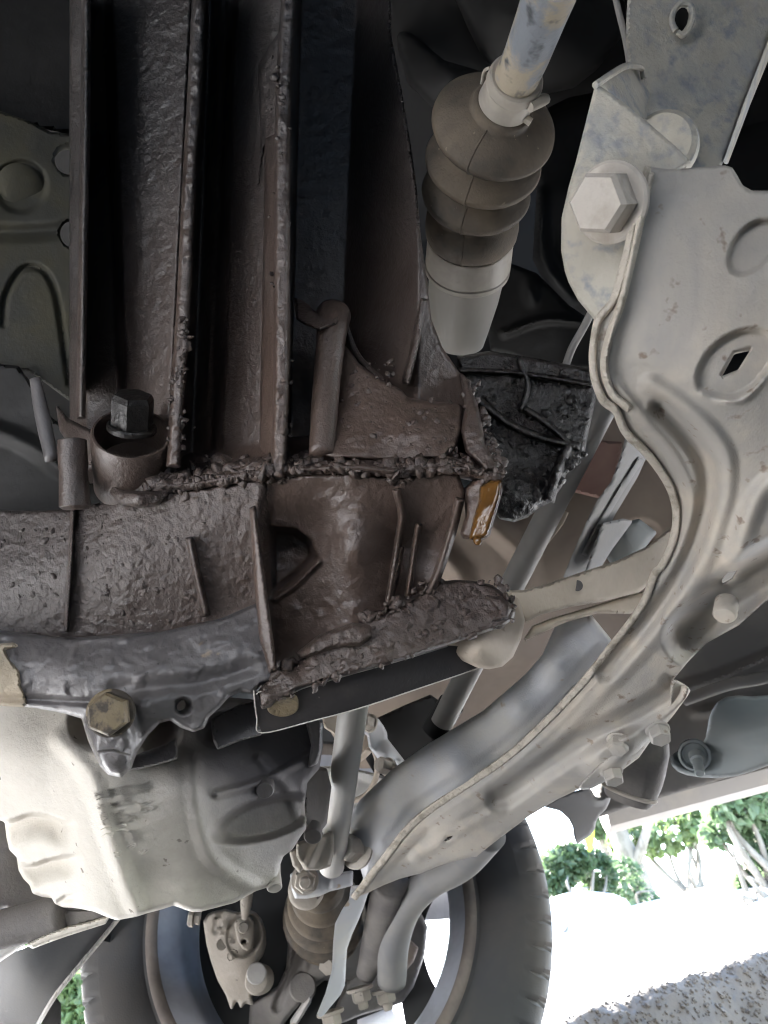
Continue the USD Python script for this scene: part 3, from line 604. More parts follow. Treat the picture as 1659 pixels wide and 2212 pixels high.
part(gb, 'dried_mud', relief([(-70, 1395), (30, 1388), (45, 1396), (10, 1404), (20, 1425), (42, 1450), (45, 1480), (60, 1520), (50, 1528), (-70, 1520)], lambda u, v: rim(u, v) - .0025, 5, .006, 5, .002, noise=((.002, 160, 85),)), MUD)
bo = rim.at(240, 1540, -.003); bolt(gb, bo, toward(240, 1540, -.15, -.05), 0.0172, .011, ZINC, .0112, .002, rot=.5, label='rust brown hex bolt in the housing lug')
part(gb, 'lug_tip', relief([(205, 1620), (245, 1616), (285, 1628), (280, 1662), (262, 1680), (234, 1674), (214, 1652)], lambda u, v: rim(u, v) - .004, 4, .02, 9, .006, noise=((.0008, 260, 87),)), GREASE_S)

def lumps(spots, seed):
    """small clots of grime: (u, v, depth function, radius)"""
    r = np.random.default_rng(seed); base = trimesh.creation.icosphere(1); out = []
    for u, v, f, s in spots:
        m = base.copy(); m.vertices *= r.uniform(.45, 1.7, 3) * s; m.vertices *= 1 + r.uniform(-.3, .3, (len(m.vertices), 1))
        m.apply_transform(trimesh.transformations.random_rotation_matrix(r.random(3))); m.apply_translation(W(u, v, float(f(np.array([u]), np.array([v]))[0]) + s * .72)); out.append(m)
    return cat(*out)
_r = np.random.default_rng(77); sp1 = []
for _ in range(620):
    u = _r.uniform(225, 1075); t = _r.normal(-4, 13); sp1.append((u, line_v(u) + t, master, .0008 + .0030 * _r.random() ** 2.2))
for _ in range(260):
    u = _r.uniform(0, 580); v = _r.uniform(1105, 1350); sp1.append((u, v, master, .0005 + .0014 * _r.random() ** 2.5))
for _ in range(130):
    u = _r.uniform(720, 990); v = 860 + _r.random() * 120 if u > 860 else 780 + _r.random() * 190; sp1.append((u, v, sc, .0005 + .0013 * _r.random() ** 2))
for _ in range(70):
    t = _r.random(); sp1.append((398 - 20 * t + _r.normal(0, 9), 690 + 300 * t, lambda a, b: a * 0 + .404, .0006 + .0014 * _r.random() ** 2))
for _ in range(60):
    t = _r.random(); sp1.append((605 + _r.normal(0, 12), 120 + 900 * t, lambda a, b: a * 0 + .405, .0005 + .0011 * _r.random() ** 2))
for _ in range(110):
    t = _r.random(); sp1.append((1005 + 75 * t + _r.normal(0, 10), 820 + 200 * t, lambda a, b: .438 - .042 * (b - 820) / 200, .0006 + .0016 * _r.random() ** 2))
part(gb, 'grime_clots', lumps(sp1, 5), GREASE2, smooth=True, kind='stuff')
sp3 = []
while len(sp3) < 260:
    u, v = _r.uniform(1040, 1270), _r.uniform(800, 1110)
    if shapely.contains_xy(Polygon([(1000, 790), (1280, 810), (1265, 980), (1220, 1020), (1180, 1090), (1080, 1115), (1050, 960)]), u, v): sp3.append((u, v, rs, .0008 + .0026 * _r.random() ** 1.6))
part(gb, 'wet_clots', lumps(sp3, 8), WET, smooth=True, kind='stuff')

# ================================================================ grimy plate of the torque mount and the tan link behind it
pm = thing('mount_plate', 'dark oil caked mounting plate with bare edges drawn bright as if catching light below the gearbox', 'mounting plate', W(830, 1430, .42))
ps = Surf([(560, 1500, .392), (830, 1340, .403), (1100, 1310, .418), (700, 1470, .392), (980, 1400, .404), (985, 1255, .425)], [bump((640, 1420), 40, 55, -.010)])
part(pm, 'grime_pad', relief([(556, 1494), (575, 1470), (600, 1452), (650, 1425), (690, 1385), (760, 1350), (830, 1328), (870, 1310), (935, 1268), (950, 1256), (985, 1252), (1030, 1256), (1065, 1264), (1098, 1290), (1114, 1318), (1110, 1336), (1085, 1354), (1050, 1366), (960, 1396), (860, 1428),
     (700, 1472), (640, 1492), (605, 1512), (585, 1528), (566, 1532)], ps, 4.5, .02, 9, .006, noise=((.0025, 80, 91), (.002, 240, 92), (.0025, 170, 93, 'clump'))), GREASE2, smooth=55)
part(pm, 'grime_lump', relief([(690, 1370), (760, 1345), (800, 1350), (805, 1375), (780, 1395), (720, 1400), (650, 1425), (640, 1410)], lambda u, v: ps(u, v) - .008, 4, .02, 14, .007, noise=((.005, 160, 95), (.003, 380, 96))), GREASE2, smooth=55)
part(pm, 'grime_lump', relief([(1045, 1285), (1085, 1288), (1106, 1315), (1098, 1338), (1060, 1345), (1075, 1318)], lambda u, v: ps(u, v) - .004, 4, .012, 9, .004, noise=((.003, 200, 97),)), GREASE2)
fs = Surf([(560, 1530, .396), (700, 1478, .399), (965, 1398, .424), (1075, 1420, .444), (565, 1580, .402), (780, 1528, .409), (1040, 1440, .442)])
part(pm, 'flange_face', relief([(547, 1490), (556, 1494), (566, 1530), (590, 1524), (640, 1490), (700, 1471), (860, 1426), (965, 1394), (1010, 1398), (1060, 1405), (1062, 1424), (1040, 1441), (900, 1489), (780, 1529), (680, 1556), (566, 1584), (556, 1560), (549, 1520)], fs, 5, .003, 0, 0, rnd=1), DARKPLATE)
sp2 = []
while len(sp2) < 300:
    u, v = _r.uniform(560, 1110), _r.uniform(1255, 1530)
    if v > 1500 - (u - 560) * .62 - 30 and v < 1520 - (u - 590) * .345 and (u - 985) * .62 + 1262 < v + 70: sp2.append((u, v, ps, .0006 + .0020 * _r.random() ** 2.2))
part(pm, 'grime_clots', lumps(sp2, 6), GREASE2, smooth=True, kind='stuff')
e1 = part(pm, 'upper_edge', tube([W(*p, fs(*p)[0] - .001) for p in [(592, 1524), (640, 1493), (700, 1473), (860, 1428), (966, 1396)]], .00036, 6), EDGE)
e2 = part(pm, 'lower_edge', tube([W(*p, fs(*p)[0] - .0006) for p in [(548, 1492), (555, 1550), (566, 1583), (680, 1556), (780, 1529), (900, 1489), (1040, 1441), (1060, 1427)]], .00036, 6), EDGE)
part(pm, 'fold_edge', tube([W(*p, fs(*p)[0] - .0008) for p in [(600, 1517), (585, 1500), (563, 1494), (553, 1500)]], .0003, 6), EDGE)
rv = fs.at(611, 1521); part(pm, 'rivet', lathe(rv, toward(611, 1521, 0, -1.1), [(-.002, .0078), (.002, .0078), (.0026, .0070), (.0026, .004)], 32), ZINC, label='rust coloured round rivet at the plate corner')

ln = thing('engine_link', 'tan cast link arm with pale sleeve held between plate and subframe', 'link arm', W(1200, 1300, .5))
so, sa = W(1046, 1290, .492), W(1052, 1440, .482)
part(ln, 'sleeve', relief([(958, 1394), (975, 1408), (1000, 1428), (1030, 1442), (1056, 1446), (1085, 1440), (1108, 1420), (1126, 1380), (1134, 1340), (1122, 1290), (1090, 1270), (1000, 1290)], Surf([(960, 1394, .436), (1040, 1400, .418), (1120, 1370, .448), (1050, 1446, .430), (1060, 1290, .452), (1130, 1310, .462)]), 4, .03, 8, .006, noise=((.0006, 200, 98),)), LINK)
part(ln, 'upper_arm', relief([(1095, 1276), (1130, 1275), (1180, 1262), (1250, 1238), (1330, 1212), (1395, 1182), (1450, 1140), (1475, 1175), (1430, 1240), (1380, 1280), (1300, 1300), (1230, 1312), (1170, 1328), (1136, 1344), (1118, 1330)], Surf([(1100, 1300, .462), (1250, 1270, .49), (1430, 1190, .53), (1200, 1240, .482), (1300, 1310, .505), (1450, 1150, .54), (1380, 1280, .525)]), 5, .012, 8, .005, holes=[]), LINK)
part(ln, 'arm_hole', lathe(W(1247, 1265, .4895), toward(1247, 1265, .2, 0), [(-.004, .0034), (.0004, .0034), (.0006, .003)], 20), DKIRON)
part(ln, 'lower_arm', relief([(1128, 1385), (1150, 1352), (1190, 1336), (1290, 1306), (1370, 1282), (1430, 1270), (1440, 1310), (1360, 1326), (1290, 1325), (1220, 1345), (1160, 1372), (1132, 1386)], Surf([(1130, 1370, .475), (1300, 1315, .515), (1430, 1290, .56), (1200, 1340, .495)]), 5, .014, 8, .005), LINK)

# ================================================================ drive shaft
ds = thing('drive_shaft', 'drive shaft with ribbed dusty rubber boot, pale clamp and bare blue grey shaft', 'drive shaft', W(1050, 400, .48))
_cv = spline(np.array([(-80, 1212), (0, 1182), (100, 1146), (190, 1106), (275, 1066), (350, 1044), (430, 1026), (500, 1018), (560, 1012), (650, 1000), (760, 984)], float), 12)
_o = np.argsort(_cv[:, 0]); _cv = _cv[_o]
def axis_at(v):
    d = float(np.interp(v, [-30, 745], [.335, .585])) if v >= -30 else .335 + (v + 30) * .00032
    return W(np.interp(v, _cv[:, 0], _cv[:, 1]), v, d), d
def turned(pts, seg=72):
    V = []; ph = np.arange(seg) * 2 * np.pi / seg
    for v, r in pts:
        o, d = axis_at(v); t = unit(axis_at(v - 14)[0] - axis_at(v + 14)[0]); a, b, c = frame(t)
        V.append(o + px(r, d) * (np.outer(np.cos(ph), b) + np.outer(np.sin(ph), c)))
    m = len(pts); i = np.arange(seg); j = (i + 1) % seg; Fc = []
    for k in range(m - 1):
        A_, B_ = k * seg, (k + 1) * seg
        Fc += [np.c_[A_ + i, A_ + j, B_ + j], np.c_[A_ + i, B_ + j, B_ + i]]
    V = np.vstack(V + [axis_at(pts[0][0])[0][None], axis_at(pts[-1][0])[0][None]])
    Fc += [np.c_[np.full(seg, m * seg), j, i], np.c_[np.full(seg, m * seg + 1), (m - 1) * seg + i, (m - 1) * seg + j]]
    return trimesh.Trimesh(V, np.vstack(Fc), process=False)
part(ds, 'cup', turned([(745, 4), (742, 50), (736, 58), (700, 65), (640, 76), (570, 84), (560, 84)]), CUP, smooth=40)
part(ds, 'large_clamp', turned([(585, 82), (582, 90), (580, 92), (572, 92.5), (570, 90.5), (566, 90.5), (564, 92.5), (515, 93), (512, 91), (511, 80)]), CLAMP, smooth=30)
prf = [(512, 86), (508, 94), (500, 99), (486, 101), (468, 100), (456, 90), (448, 84), (441, 88), (432, 104), (424, 114), (416, 118), (409, 116), (400, 104), (390, 88), (380, 80), (374, 86), (366, 106), (357, 121), (349, 127), (341, 124), (330, 108), (318, 90), (308, 80), (301, 88), (293, 112), (284, 129), (275, 137), (267, 136), (258, 124), (250, 108), (244, 94), (240, 82), (238, 74), (236, 69), (230, 68), (226, 67), (222, 60)]
boot = part(ds, 'boot', turned(prf, 96), RUBBER, smooth=60, label='ribbed black rubber boot under brown dust')
def face_dir(v, tilt=0.0):
    o, d = axis_at(v); t = unit(axis_at(v - 14)[0] - axis_at(v + 14)[0]); c = CAM - o; c = unit(c - t * (c @ t)); c = unit(c + tilt * RT); return o, unit(c - t * (c @ t)), t, d
part(boot, 'mould_line', tube([face_dir(v, -.15)[0] + face_dir(v, -.15)[1] * (px(r, face_dir(v)[3]) + .0001) for v, r in prf[1:-3]], .0005, 6, 2), RUBBER)
part(ds, 'small_clamp', turned([(232, 54), (231, 60), (190, 58), (186, 60), (184, 61.5), (172, 61.5), (168, 60), (167, 56), (168, 50)]), CLAMP, smooth=30)
_o1, _c1, _t1, _d1 = face_dir(180); side = unit(np.cross(_t1, _c1)); side = side if side @ RT > 0 else -side; _r = px(61, _d1)
part(ds, 'clamp_ear', tube([_o1 - _t1 * .003 + side * _r * .98, _o1 + side * (_r + .0035), _o1 + _t1 * .001 + (side * .8 + _c1 * .6) * (_r + .001)], .0026, 10), CLAMP)
part(ds, 'clamp_ear', tube([_o1 - _t1 * .012 + unit(side + _c1 * .4) * _r * .96, _o1 - _t1 * .012 + unit(side + _c1 * .35) * (_r + .003)], .0022, 10), CLAMP)
part(ds, 'clamp_strip', tube([_o1 - _t1 * .010 - side * (_r + .001), _o1 - _t1 * .002 - side * (_r + .002), _o1 + _t1 * .002 - side * _r], .0008, 6), CLAMP)
part(ds, 'shaft', turned([(250, 30), (200, 47), (120, 50), (40, 54), (-60, 62), (-64, 10)]), SHAFT, smooth=40)

# ================================================================ subframe and lower arm
c3, c6, cb, cw, c2 = K(1500, 0, 2.0634), K(1500, 800, 2.0634), K(1500, 1600, 2.0634), K(1200, 2200, 1.5027), K(600, 2400, 2.37)
seam = [(1401, 359), (1390, 395), (1377, 419), (1366, 475), (1359, 523), (1342, 590), (1324, 648), (1300, 678), (1289, 698), (1281, 750), (1281, 785), (1286, 820), (1303, 862), (1331, 886), (1352, 932), (1394, 974), (1429, 1019), (1453, 1064), (1462, 1117), (1452, 1176), (1429, 1224), (1415, 1239), (1387, 1309), (1324, 1393), (1254, 1480), (1167, 1571), (1080, 1647), (908, 1765), (830, 1855), (763, 1942)]
low = [(796, 1928), (827, 1913), (864, 1898), (912, 1886), (950, 1870), (990, 1858), (1032, 1848), (1075, 1814), (1143, 1763), (1202, 1728), (1254, 1703), (1345, 1658), (1405, 1595), (1436, 1557), (1481, 1508), (1488, 1487), (1453, 1470), (1488, 1428), (1527, 1389), (1596, 1351), (1659, 1295), (1740, 1240)]
top = [(1760, 415), (1659, 412), (1624, 412), (1604, 400), (1592, 378), (1582, 362), (1565, 357), (1500, 362), (1464, 366), (1430, 364)]
ctrl = [(1401, 359, .345), (1324, 648, .352), (1281, 750, .360), (1303, 862, .372), (1394, 974, .397), (1453, 1064, .420), (1460, 1117, .432), (1429, 1224, .452), (1387, 1309, .477), (1324, 1393, .505), (1254, 1480, .540), (1167, 1571, .580), (1080, 1647, .62), (908, 1765, .69), (763, 1944, .76),
        (1659, 412, .342), (1659, 700, .338), (1659, 1000, .368), (1600, 1180, .405), (1700, 1290, .44), (1527, 1389, .485), (1453, 1470, .515), (1405, 1595, .56), (1345, 1658, .585), (1254, 1703, .615), (1143, 1763, .655), (1032, 1848, .70), (864, 1898, .745), (1500, 600, .342), (1560, 850, .345), (1420, 800, .352), (1330, 1560, .548), (1180, 1680, .612), (1000, 1800, .682)]
sh = Surf(ctrl, [ridge([(1380, 470), (1345, 640), (1322, 740), (1318, 810), (1345, 850), (1405, 925), (1455, 985), (1488, 1060), (1490, 1130), (1462, 1220), (1415, 1300), (1345, 1392), (1270, 1485), (1185, 1575), (1095, 1655), (930, 1772), (800, 1905)], 15, .0030, flat=3),
                ridge([(1425, 880), (1478, 935), (1520, 995), (1530, 1064), (1510, 1150), (1475, 1230), (1430, 1300), (1375, 1375), (1310, 1450)], 26, -.010, flat=4),
                ridge([(1405, 832), (1475, 880), (1534, 935), (1567, 990), (1566, 1064), (1545, 1134), (1513, 1224), (1465, 1305), (1400, 1385), (1310, 1480), (1200, 1590), (1090, 1680), (950, 1790)], 28, .005, flat=4),
                ridge([(1455, 1480), (1446, 1501), (1359, 1553), (1254, 1606), (1150, 1675), (1080, 1724)], 32, -.013, flat=6),
                ridge([(1700, 1215), (1640, 1255), (1569, 1305), (1500, 1372)], 62, -.042, flat=14),
                bump((1590, 786), 105, 66, -.006, -38, 5), ridge([(1520, 850), (1600, 865), (1670, 795)], 13, .003),
                bump((1626, 534), 74, 44, -.005, -52, 6),
                ridge([(1690, 1020), (1640, 1070), (1605, 1160), (1590, 1240)], 34, .006),
                bump((1330, 1625), 95, 48, .012, -28, 1.6),
                ridge([(900, 1850), (1000, 1790), (1080, 1745)], 22, .004)])
sf = thing('subframe', 'large dusty pressed steel subframe and lower arm sweeping down towards the wheel', 'subframe', W(1450, 1000, .42))
hole1 = [(1588, 761), (1622, 754), (1594, 799), (1560, 812)]
hole2 = [(1558, 1254), (1572, 1236), (1594, 1232), (1583, 1250), (1562, 1262)]
hole3 = cw((198, 485), (215, 468), (240, 462), (232, 476), (205, 488))
shell = relief(seam + low + top, sh, 5, .004, 6, .002, noise=((.0005, 40, 101), (.0003, 260, 102)), holes=[Polygon(hole1), Polygon(hole2), Polygon(hole3)], rnd=3)
part(sf, 'lower_shell', shell, SUBF, smooth=50)
part(sf, 'seam_flange', strip(seam, 8, sh, .0035, n=6, deep=.003, res=4, edge=4, edge_h=.0012, noise=((.0012, 200, 103), (.0008, 500, 104))), BEAD, smooth=50)
part(sf, 'weld_bead', strip([(1406, 372), (1388, 455), (1365, 560), (1340, 660), (1318, 720), (1305, 790), (1322, 850), (1362, 885)], 9, sh, .005, n=6, deep=.006, res=3.5, edge=9, edge_h=.004, noise=((.0016, 160, 105), (.001, 500, 106))), BEAD, smooth=50)
us = Surf([(1224, 1350, .535), (1310, 1385, .515), (1324, 1393, .509), (1254, 1480, .544), (1167, 1571, .584), (1080, 1647, .624), (908, 1765, .694), (763, 1942, .764), (1135, 1457, .565), (1045, 1535, .602), (928, 1605, .648), (849, 1660, .682), (779, 1726, .715), (750, 1800, .745), (1120, 1530, .562), (980, 1650, .625), (860, 1750, .684), (1200, 1440, .525)],
          [ridge([(1300, 1400), (1180, 1530), (1040, 1650), (900, 1745), (840, 1820)], 20, -.003)], smooth=.0006)
up_ = [(1215, 1330), (1275, 1325), (1320, 1380)] + seam[23:] + [(775, 1915), (785, 1898), (776, 1868), (758, 1840), (744, 1795), (755, 1760), (779, 1726), (849, 1660), (928, 1605), (1045, 1535), (1135, 1457), (1185, 1400)]
part(sf, 'upper_shell', relief(up_, us, 5, .05, 22, .014, noise=((.0003, 40, 108), (.0002, 260, 109)), rnd=4), ARM, smooth=50)
bp_ = us.at(771, 1832); bolt(sf, bp_, toward(771, 1832, -.75, .05), .021, .016, BOLTM, .0185, .003, rot=.35)
part(sf, 'strut_strip', relief(c2((1075, 610), (1230, 600), (1190, 680), (1165, 760), (1130, 850), (1080, 960), (1045, 1060), (1030, 1320), (1000, 1385), (880, 1530), (850, 1552), (832, 1520), (890, 1380), (938, 1210), (948, 1000), (960, 880), (1010, 780), (1060, 705)),
     Surf([(760, 1930, .765), (745, 2040, .81), (720, 2170, .85), (760, 2060, .825)]), 4, .006, 5, .002, noise=((.0015, 30, 111),)), ARM)
# lug with bolts on the lower edge of the arm
lg = Surf([(1240, 1725, .60), (1300, 1640, .57), (1400, 1560, .545), (1420, 1590, .56), (1330, 1680, .585)], [bump((1340, 1640), 80, 30, .008, -32)])
part(sf, 'lug_plate', relief(cb((480, 1570), (640, 1400), (780, 1300), (905, 1215), (960, 1185), (1010, 1150), (1050, 1120), (1030, 1170), (960, 1270), (930, 1290), (860, 1390), (700, 1510), (570, 1580), (510, 1590)), lg, 4, .012, 7, .004), SUBF)
for (u, v), d, n_ in ((cb((735, 1280))[0], .56, (-.1, -.9)), (cb((690, 1470))[0], .578, (.3, -1.0)), (cb((975, 1215))[0], .54, (.3, -.8))):
    bolt(sf, W(u, v, d), toward(u, v, *n_), .0125, .008, SUBF, .0082, .0015)
part(sf, 'corner_tab', relief(cb((1060, 910), (1090, 905), (1165, 950), (1180, 975), (1160, 1010), (1080, 1120), (1030, 1180), (1000, 1150), (1050, 1060)), Surf([(1465, 1480, .525), (1475, 1510, .545), (1430, 1560, .55)]), 4, .008, 5, .003), SUBF)
part(sf, 'hanger_tab', relief(cw((180, 565), (250, 480), (340, 455), (400, 430), (440, 415), (430, 440), (390, 500), (375, 525), (350, 550), (355, 556)), Surf([(950, 1850, .73), (1030, 1790, .70), (1030, 1850, .72)]), 4, .004, 4, .002), SUBF)

# bracket with the large bolt and the body rail above it
br = thing('suspension_bracket', 'speckled folded steel bracket with a large hex bolt at the upper right', 'bracket', W(1320, 450, .36))
bs = Surf([(1286, 181, .365), (1244, 349, .362), (1211, 541, .372), (1260, 660, .375), (1457, 314, .355), (1380, 420, .357), (1330, 640, .366), (1320, 430, .3545)], [bump((1330, 430), 90, 110, .004, 20)])
part(br, 'front_plate', relief([(1286, 181), (1300, 188), (1340, 216), (1377, 244), (1420, 282), (1457, 314), (1496, 352), (1440, 380), (1400, 420), (1380, 500), (1362, 590), (1335, 680), (1300, 712), (1289, 697), (1248, 648), (1228, 610), (1220, 586), (1212, 541), (1213, 471), (1228, 405), (1244, 349), (1265, 265)], bs, 5, .004, 5, .002, noise=((.0008, 60, 121), (.0007, 400, 122)), rnd=4), SPECK)
part(br, 'side_plate', relief([(1288, 184), (1320, 163), (1349, 143), (1387, 147), (1391, 172), (1397, 190), (1405, 205), (1395, 235), (1400, 262), (1377, 246), (1340, 218), (1302, 190)], Surf([(1288, 184, .367), (1387, 147, .42), (1400, 250, .41), (1349, 143, .40)]), 4, .004, 4, .001), SPECK)
part(br, 'rolled_lip', tube([W(1286, 184, .364), W(1318, 162, .376), W(1349, 144, .39), W(1370, 143, .40), W(1386, 148, .41), W(1391, 170, .412)], .0016, 8), SPECK)
bolt(br, bs.at(1322, 438, -.002), toward(1322, 438, -.60, -.02), .0235, .0125, BOLTM, .0172, .003, rot=.1)
rl = thing('body_rail', 'straight dusty body rail with blue grey speckled paint in the top right corner', 'body rail', W(1480, 150, .43))
rsf = Surf([(1359, 0, .425), (1600, 0, .44), (1500, 350, .425), (1380, 200, .425)])
part(rl, 'web', relief([(1360, -70), (1353, 40), (1352, 90), (1358, 150), (1380, 230), (1460, 400), (1548, 400), (1561, 352), (1608, 220), (1659, 88), (1720, -70)], rsf, 6, .006, 5, .002, noise=((.0008, 50, 125), (.0005, 400, 126)), holes=[Polygon([(1462, 62), (1455, 45), (1460, 26), (1470, 15), (1482, 16), (1488, 32), (1484, 52), (1474, 68)])]), SPECK)
part(rl, 'flange', relief([(1561, 352), (1608, 220), (1659, 88), (1720, -70), (1738, -70), (1672, 100), (1620, 228), (1572, 356)], Surf([(1561, 352, .426), (1720, -70, .442), (1572, 356, .45), (1735, -70, .465)]), 5, .004, 3, .001), SPECK)
part(rl, 'hole_rim', tube(spline([W(u, v, .426) for u, v in [(1460, 66), (1451, 45), (1458, 20), (1472, 8), (1490, 10), (1497, 32), (1490, 58), (1476, 76)]], 4, True), .0016, 8), SPECK)
part(rl, 'washer_disc', lathe(W(1432, 318, .414), toward(1432, 318, -.2, .25), [(-.004, .0175), (.003, .0175), (.006, .0150), (.007, .008)], 48), SPECK)
part(None, 'brake_pipe', tube([W(1318, -60, .50), W(1334, 15, .48), W(1350, 80, .46), W(1360, 140, .45), W(1362, 190, .45)], .0019, 10), ROD)
tag(stage.GetPrimAtPath('/World/brake_pipe'), 'thin blue grey pipe running down beside the body rail', 'pipe')

# ================================================================ rods
rb = thing('stabilizer_rod', 'long grey diagonal rod between gearbox and subframe', 'rod', W(1200, 1080, .6))
part(rb, 'bar', tube([W(1318, 850, .585), W(955, 1560, .69)], .0101, 28), ROD, smooth=True)
part(rb, 'end_sleeve', tube([W(975, 1520, .688), W(938, 1580, .70)], .0115, 24), BLACK)
rd = thing('tie_rod', 'pale upright tie rod behind the mounting plate', 'tie rod', W(740, 1700, .68))
part(rd, 'tube', tube([W(775, 1440, .60), W(716, 1872, .745)], .0118, 32), TUBEM, smooth=True)
part(rd, 'swaged_end', lathe(W(717, 1850, .74), W(712, 1890, .752) - W(717, 1850, .74), [(-.004, .0105), (.006, .0112), (.012, .0106), (.016, .008)], 28), TUBEM)
cp = Surf([(1380, 960, .58), (1230, 1240, .66), (1300, 1080, .60)])
cbk = thing('channel_bracket', 'dusty steel channel bracket running down behind the subframe seam', 'bracket', W(1300, 1100, .6))
part(cbk, 'channel', relief([(1352, 938), (1372, 952), (1398, 985), (1378, 1030), (1330, 1110), (1290, 1190), (1262, 1240), (1215, 1250), (1235, 1200), (1270, 1120), (1290, 1080), (1320, 1040), (1344, 975)], cp, 5, .01, 6, .004, noise=((.001, 60, 131),)), LINKD)
part(cbk, 'rib', strip([(1385, 990), (1340, 1060), (1298, 1130), (1262, 1200)], 7, cp, .006, res=4, deep=.01), LINKD)
part(cbk, 'side_wall', relief([(1300, 1130), (1345, 1120), (1368, 1125), (1320, 1190), (1290, 1240), (1260, 1245)], Surf([(1300, 1130, .615), (1368, 1125, .66), (1280, 1245, .66)]), 5, .01, 6, .004), LINKD)
xm = thing('rear_crossmember', 'brown dusty crossmember plate glimpsed behind the rods', 'crossmember', W(1250, 1200, .8))
part(xm, 'plate', relief([(900, 1080), (1100, 1080), (1230, 1020), (1290, 890), (1420, 900), (1560, 1000), (1500, 1300), (1330, 1420), (1150, 1560), (980, 1660), (760, 1660), (690, 1540), (800, 1400), (900, 1300)],
     Surf([(900, 1100, .78), (1300, 950, .76), (1450, 1100, .74), (1300, 1400, .86), (1000, 1550, .93), (700, 1560, .93), (1050, 1200, .76)], [bump((1370, 1180), 70, 55, -.05, -40, 1.5), ridge([(1060, 1130), (1130, 1200), (1140, 1280)], 40, .018), ridge([(940, 1180), (1000, 1260), (1000, 1330)], 36, .015)]), 7, .01, 6, .004, noise=((.006, 18, 133),)), BROWN)
part(xm, 'red_plate', relief([(1255, 1000), (1290, 950), (1345, 955), (1325, 1060), (1300, 1078), (1235, 1062)], Surf([(1255, 1000, .72), (1345, 955, .71), (1300, 1078, .72)]), 5, .006, 5, .003), RED)
part(xm, 'cross_tube', relief([(1300, 1190), (1345, 1130), (1380, 1120), (1420, 1150), (1380, 1200), (1330, 1235)], Surf([(1300, 1190, .70), (1420, 1150, .70), (1350, 1160, .68), (1340, 1230, .70)]), 5, .02, 14, .01), TEAL)
part(xm, 'dark_cover', relief([(795, 1560), (870, 1525), (930, 1500), (985, 1540), (960, 1600), (880, 1650), (820, 1690), (790, 1640)], Surf([(800, 1560, .86), (930, 1500, .84), (880, 1660, .86)]), 6, .01, 6, .004), BLACK)
part(xm, 'pipe_stub', tube([W(1180, 1170, .70), W(1210, 1130, .70), W(1222, 1105, .70)], .0028, 10), LINK)
# ================================================================ oil sump
sump_c = [(0, 1600, .485), (120, 1700, .470), (215, 1640, .452), (215, 1760, .452), (260, 1900, .462), (300, 1975, .474), (320, 1700, .456), (330, 1900, .468), (400, 1690, .457), (420, 1800, .462), (400, 1960, .476), (480, 1720, .478), (520, 1850, .486), (560, 1650, .505), (690, 1560, .53), (680, 1640, .53), (650, 1800, .53), (605, 1865, .52), (580, 1915, .515),
          (500, 1950, .495), (430, 1972, .482), (300, 1570, .48), (100, 1560, .485), (20, 1770, .50), (60, 1900, .51), (130, 1955, .50), (-60, 1700, .50), (400, 1560, .50), (540, 1530, .52), (60, 1680, .476)]
def step(edge, w, depth, u1):
    E = spline(np.array(edge, float), 6)
    def f(u, v):
        t = (v - np.interp(u, E[:, 0], E[:, 1])) / w
        return np.where((t > 0) & (t < 1), depth * sst(t / .10) * (1 - sst(t)), 0) * sst((u1 - u) / 55)
    return f
su = Surf(sump_c, [bump((575, 1768), 132, 47, -.042, -17, 2.8), step([(-20, 1768), (20, 1771), (60, 1757), (100, 1759), (135, 1771), (175, 1776)], 72, .024, 170), step([(0, 1835), (40, 1862), (70, 1866), (110, 1853), (160, 1846), (195, 1856)], 60, .020, 185), step([(40, 1915), (70, 1936), (110, 1948), (150, 1932), (185, 1930)], 34, .012, 180),
                   ridge([(130, 1600), (195, 1680), (228, 1780), (262, 1880), (300, 1975)], 34, .006), ridge([(420, 1650), (428, 1760), (462, 1860), (560, 1925)], 30, .004),
                   ridge([(470, 1716), (560, 1690), (640, 1650), (700, 1610)], 14, .006), bump((215, 1560), 75, 70, -.025, 20, 1.8), bump((345, 1575), 50, 60, -.02, 0, 2), bump((480, 1575), 60, 40, -.014, -20, 2),
                   ridge([(560, 1640), (620, 1700), (640, 1760)], 20, .003)])
ALU = make_alu(su.at(660, 1575))
sp_ = thing('oil_sump', 'pale cast aluminium oil sump with raised lettering at the lower left', 'oil sump', W(300, 1750, .47))
part(sp_, 'casting', relief([(-70, 1440), (60, 1480), (200, 1500), (420, 1500), (540, 1510), (640, 1525), (694, 1545), (698, 1610), (690, 1660), (664, 1690), (658, 1740), (662, 1790), (650, 1806), (632, 1835), (612, 1850), (606, 1866), (606, 1905), (598, 1912), (581, 1916), (553, 1925), (508, 1950), (432, 1970), (415, 1970), (399, 1965), (375, 1956),
     (347, 1965), (320, 1972), (295, 1980), (253, 1988), (236, 1983), (205, 1970), (165, 1962), (135, 1960), (118, 1952), (112, 1940), (92, 1938), (70, 1930), (64, 1912), (50, 1898), (40, 1880), (36, 1852), (20, 1836), (14, 1810), (10, 1776), (-10, 1768), (-70, 1766)], su, 5, .07, 12, .010, noise=((.0015, 30, 141), (.0006, 200, 142)), rnd=4), ALU, smooth=55)
part(sp_, 'rim_flange', relief([(640, 1530), (668, 1525), (697, 1560), (695, 1620), (686, 1650), (664, 1660), (672, 1610), (660, 1560)], Surf([(660, 1540, .50), (690, 1640, .51), (640, 1560, .502)]), 4, .03, 6, .005, noise=((.001, 200, 143),)), GREASE_S)
part(sp_, 'knob', lathe(su.at(572, 1700, -.004), toward(572, 1700, 0, -.5), [(-.004, .006), (.003, .006), (.0045, .005)], 24), GREASE_S, smooth=40)
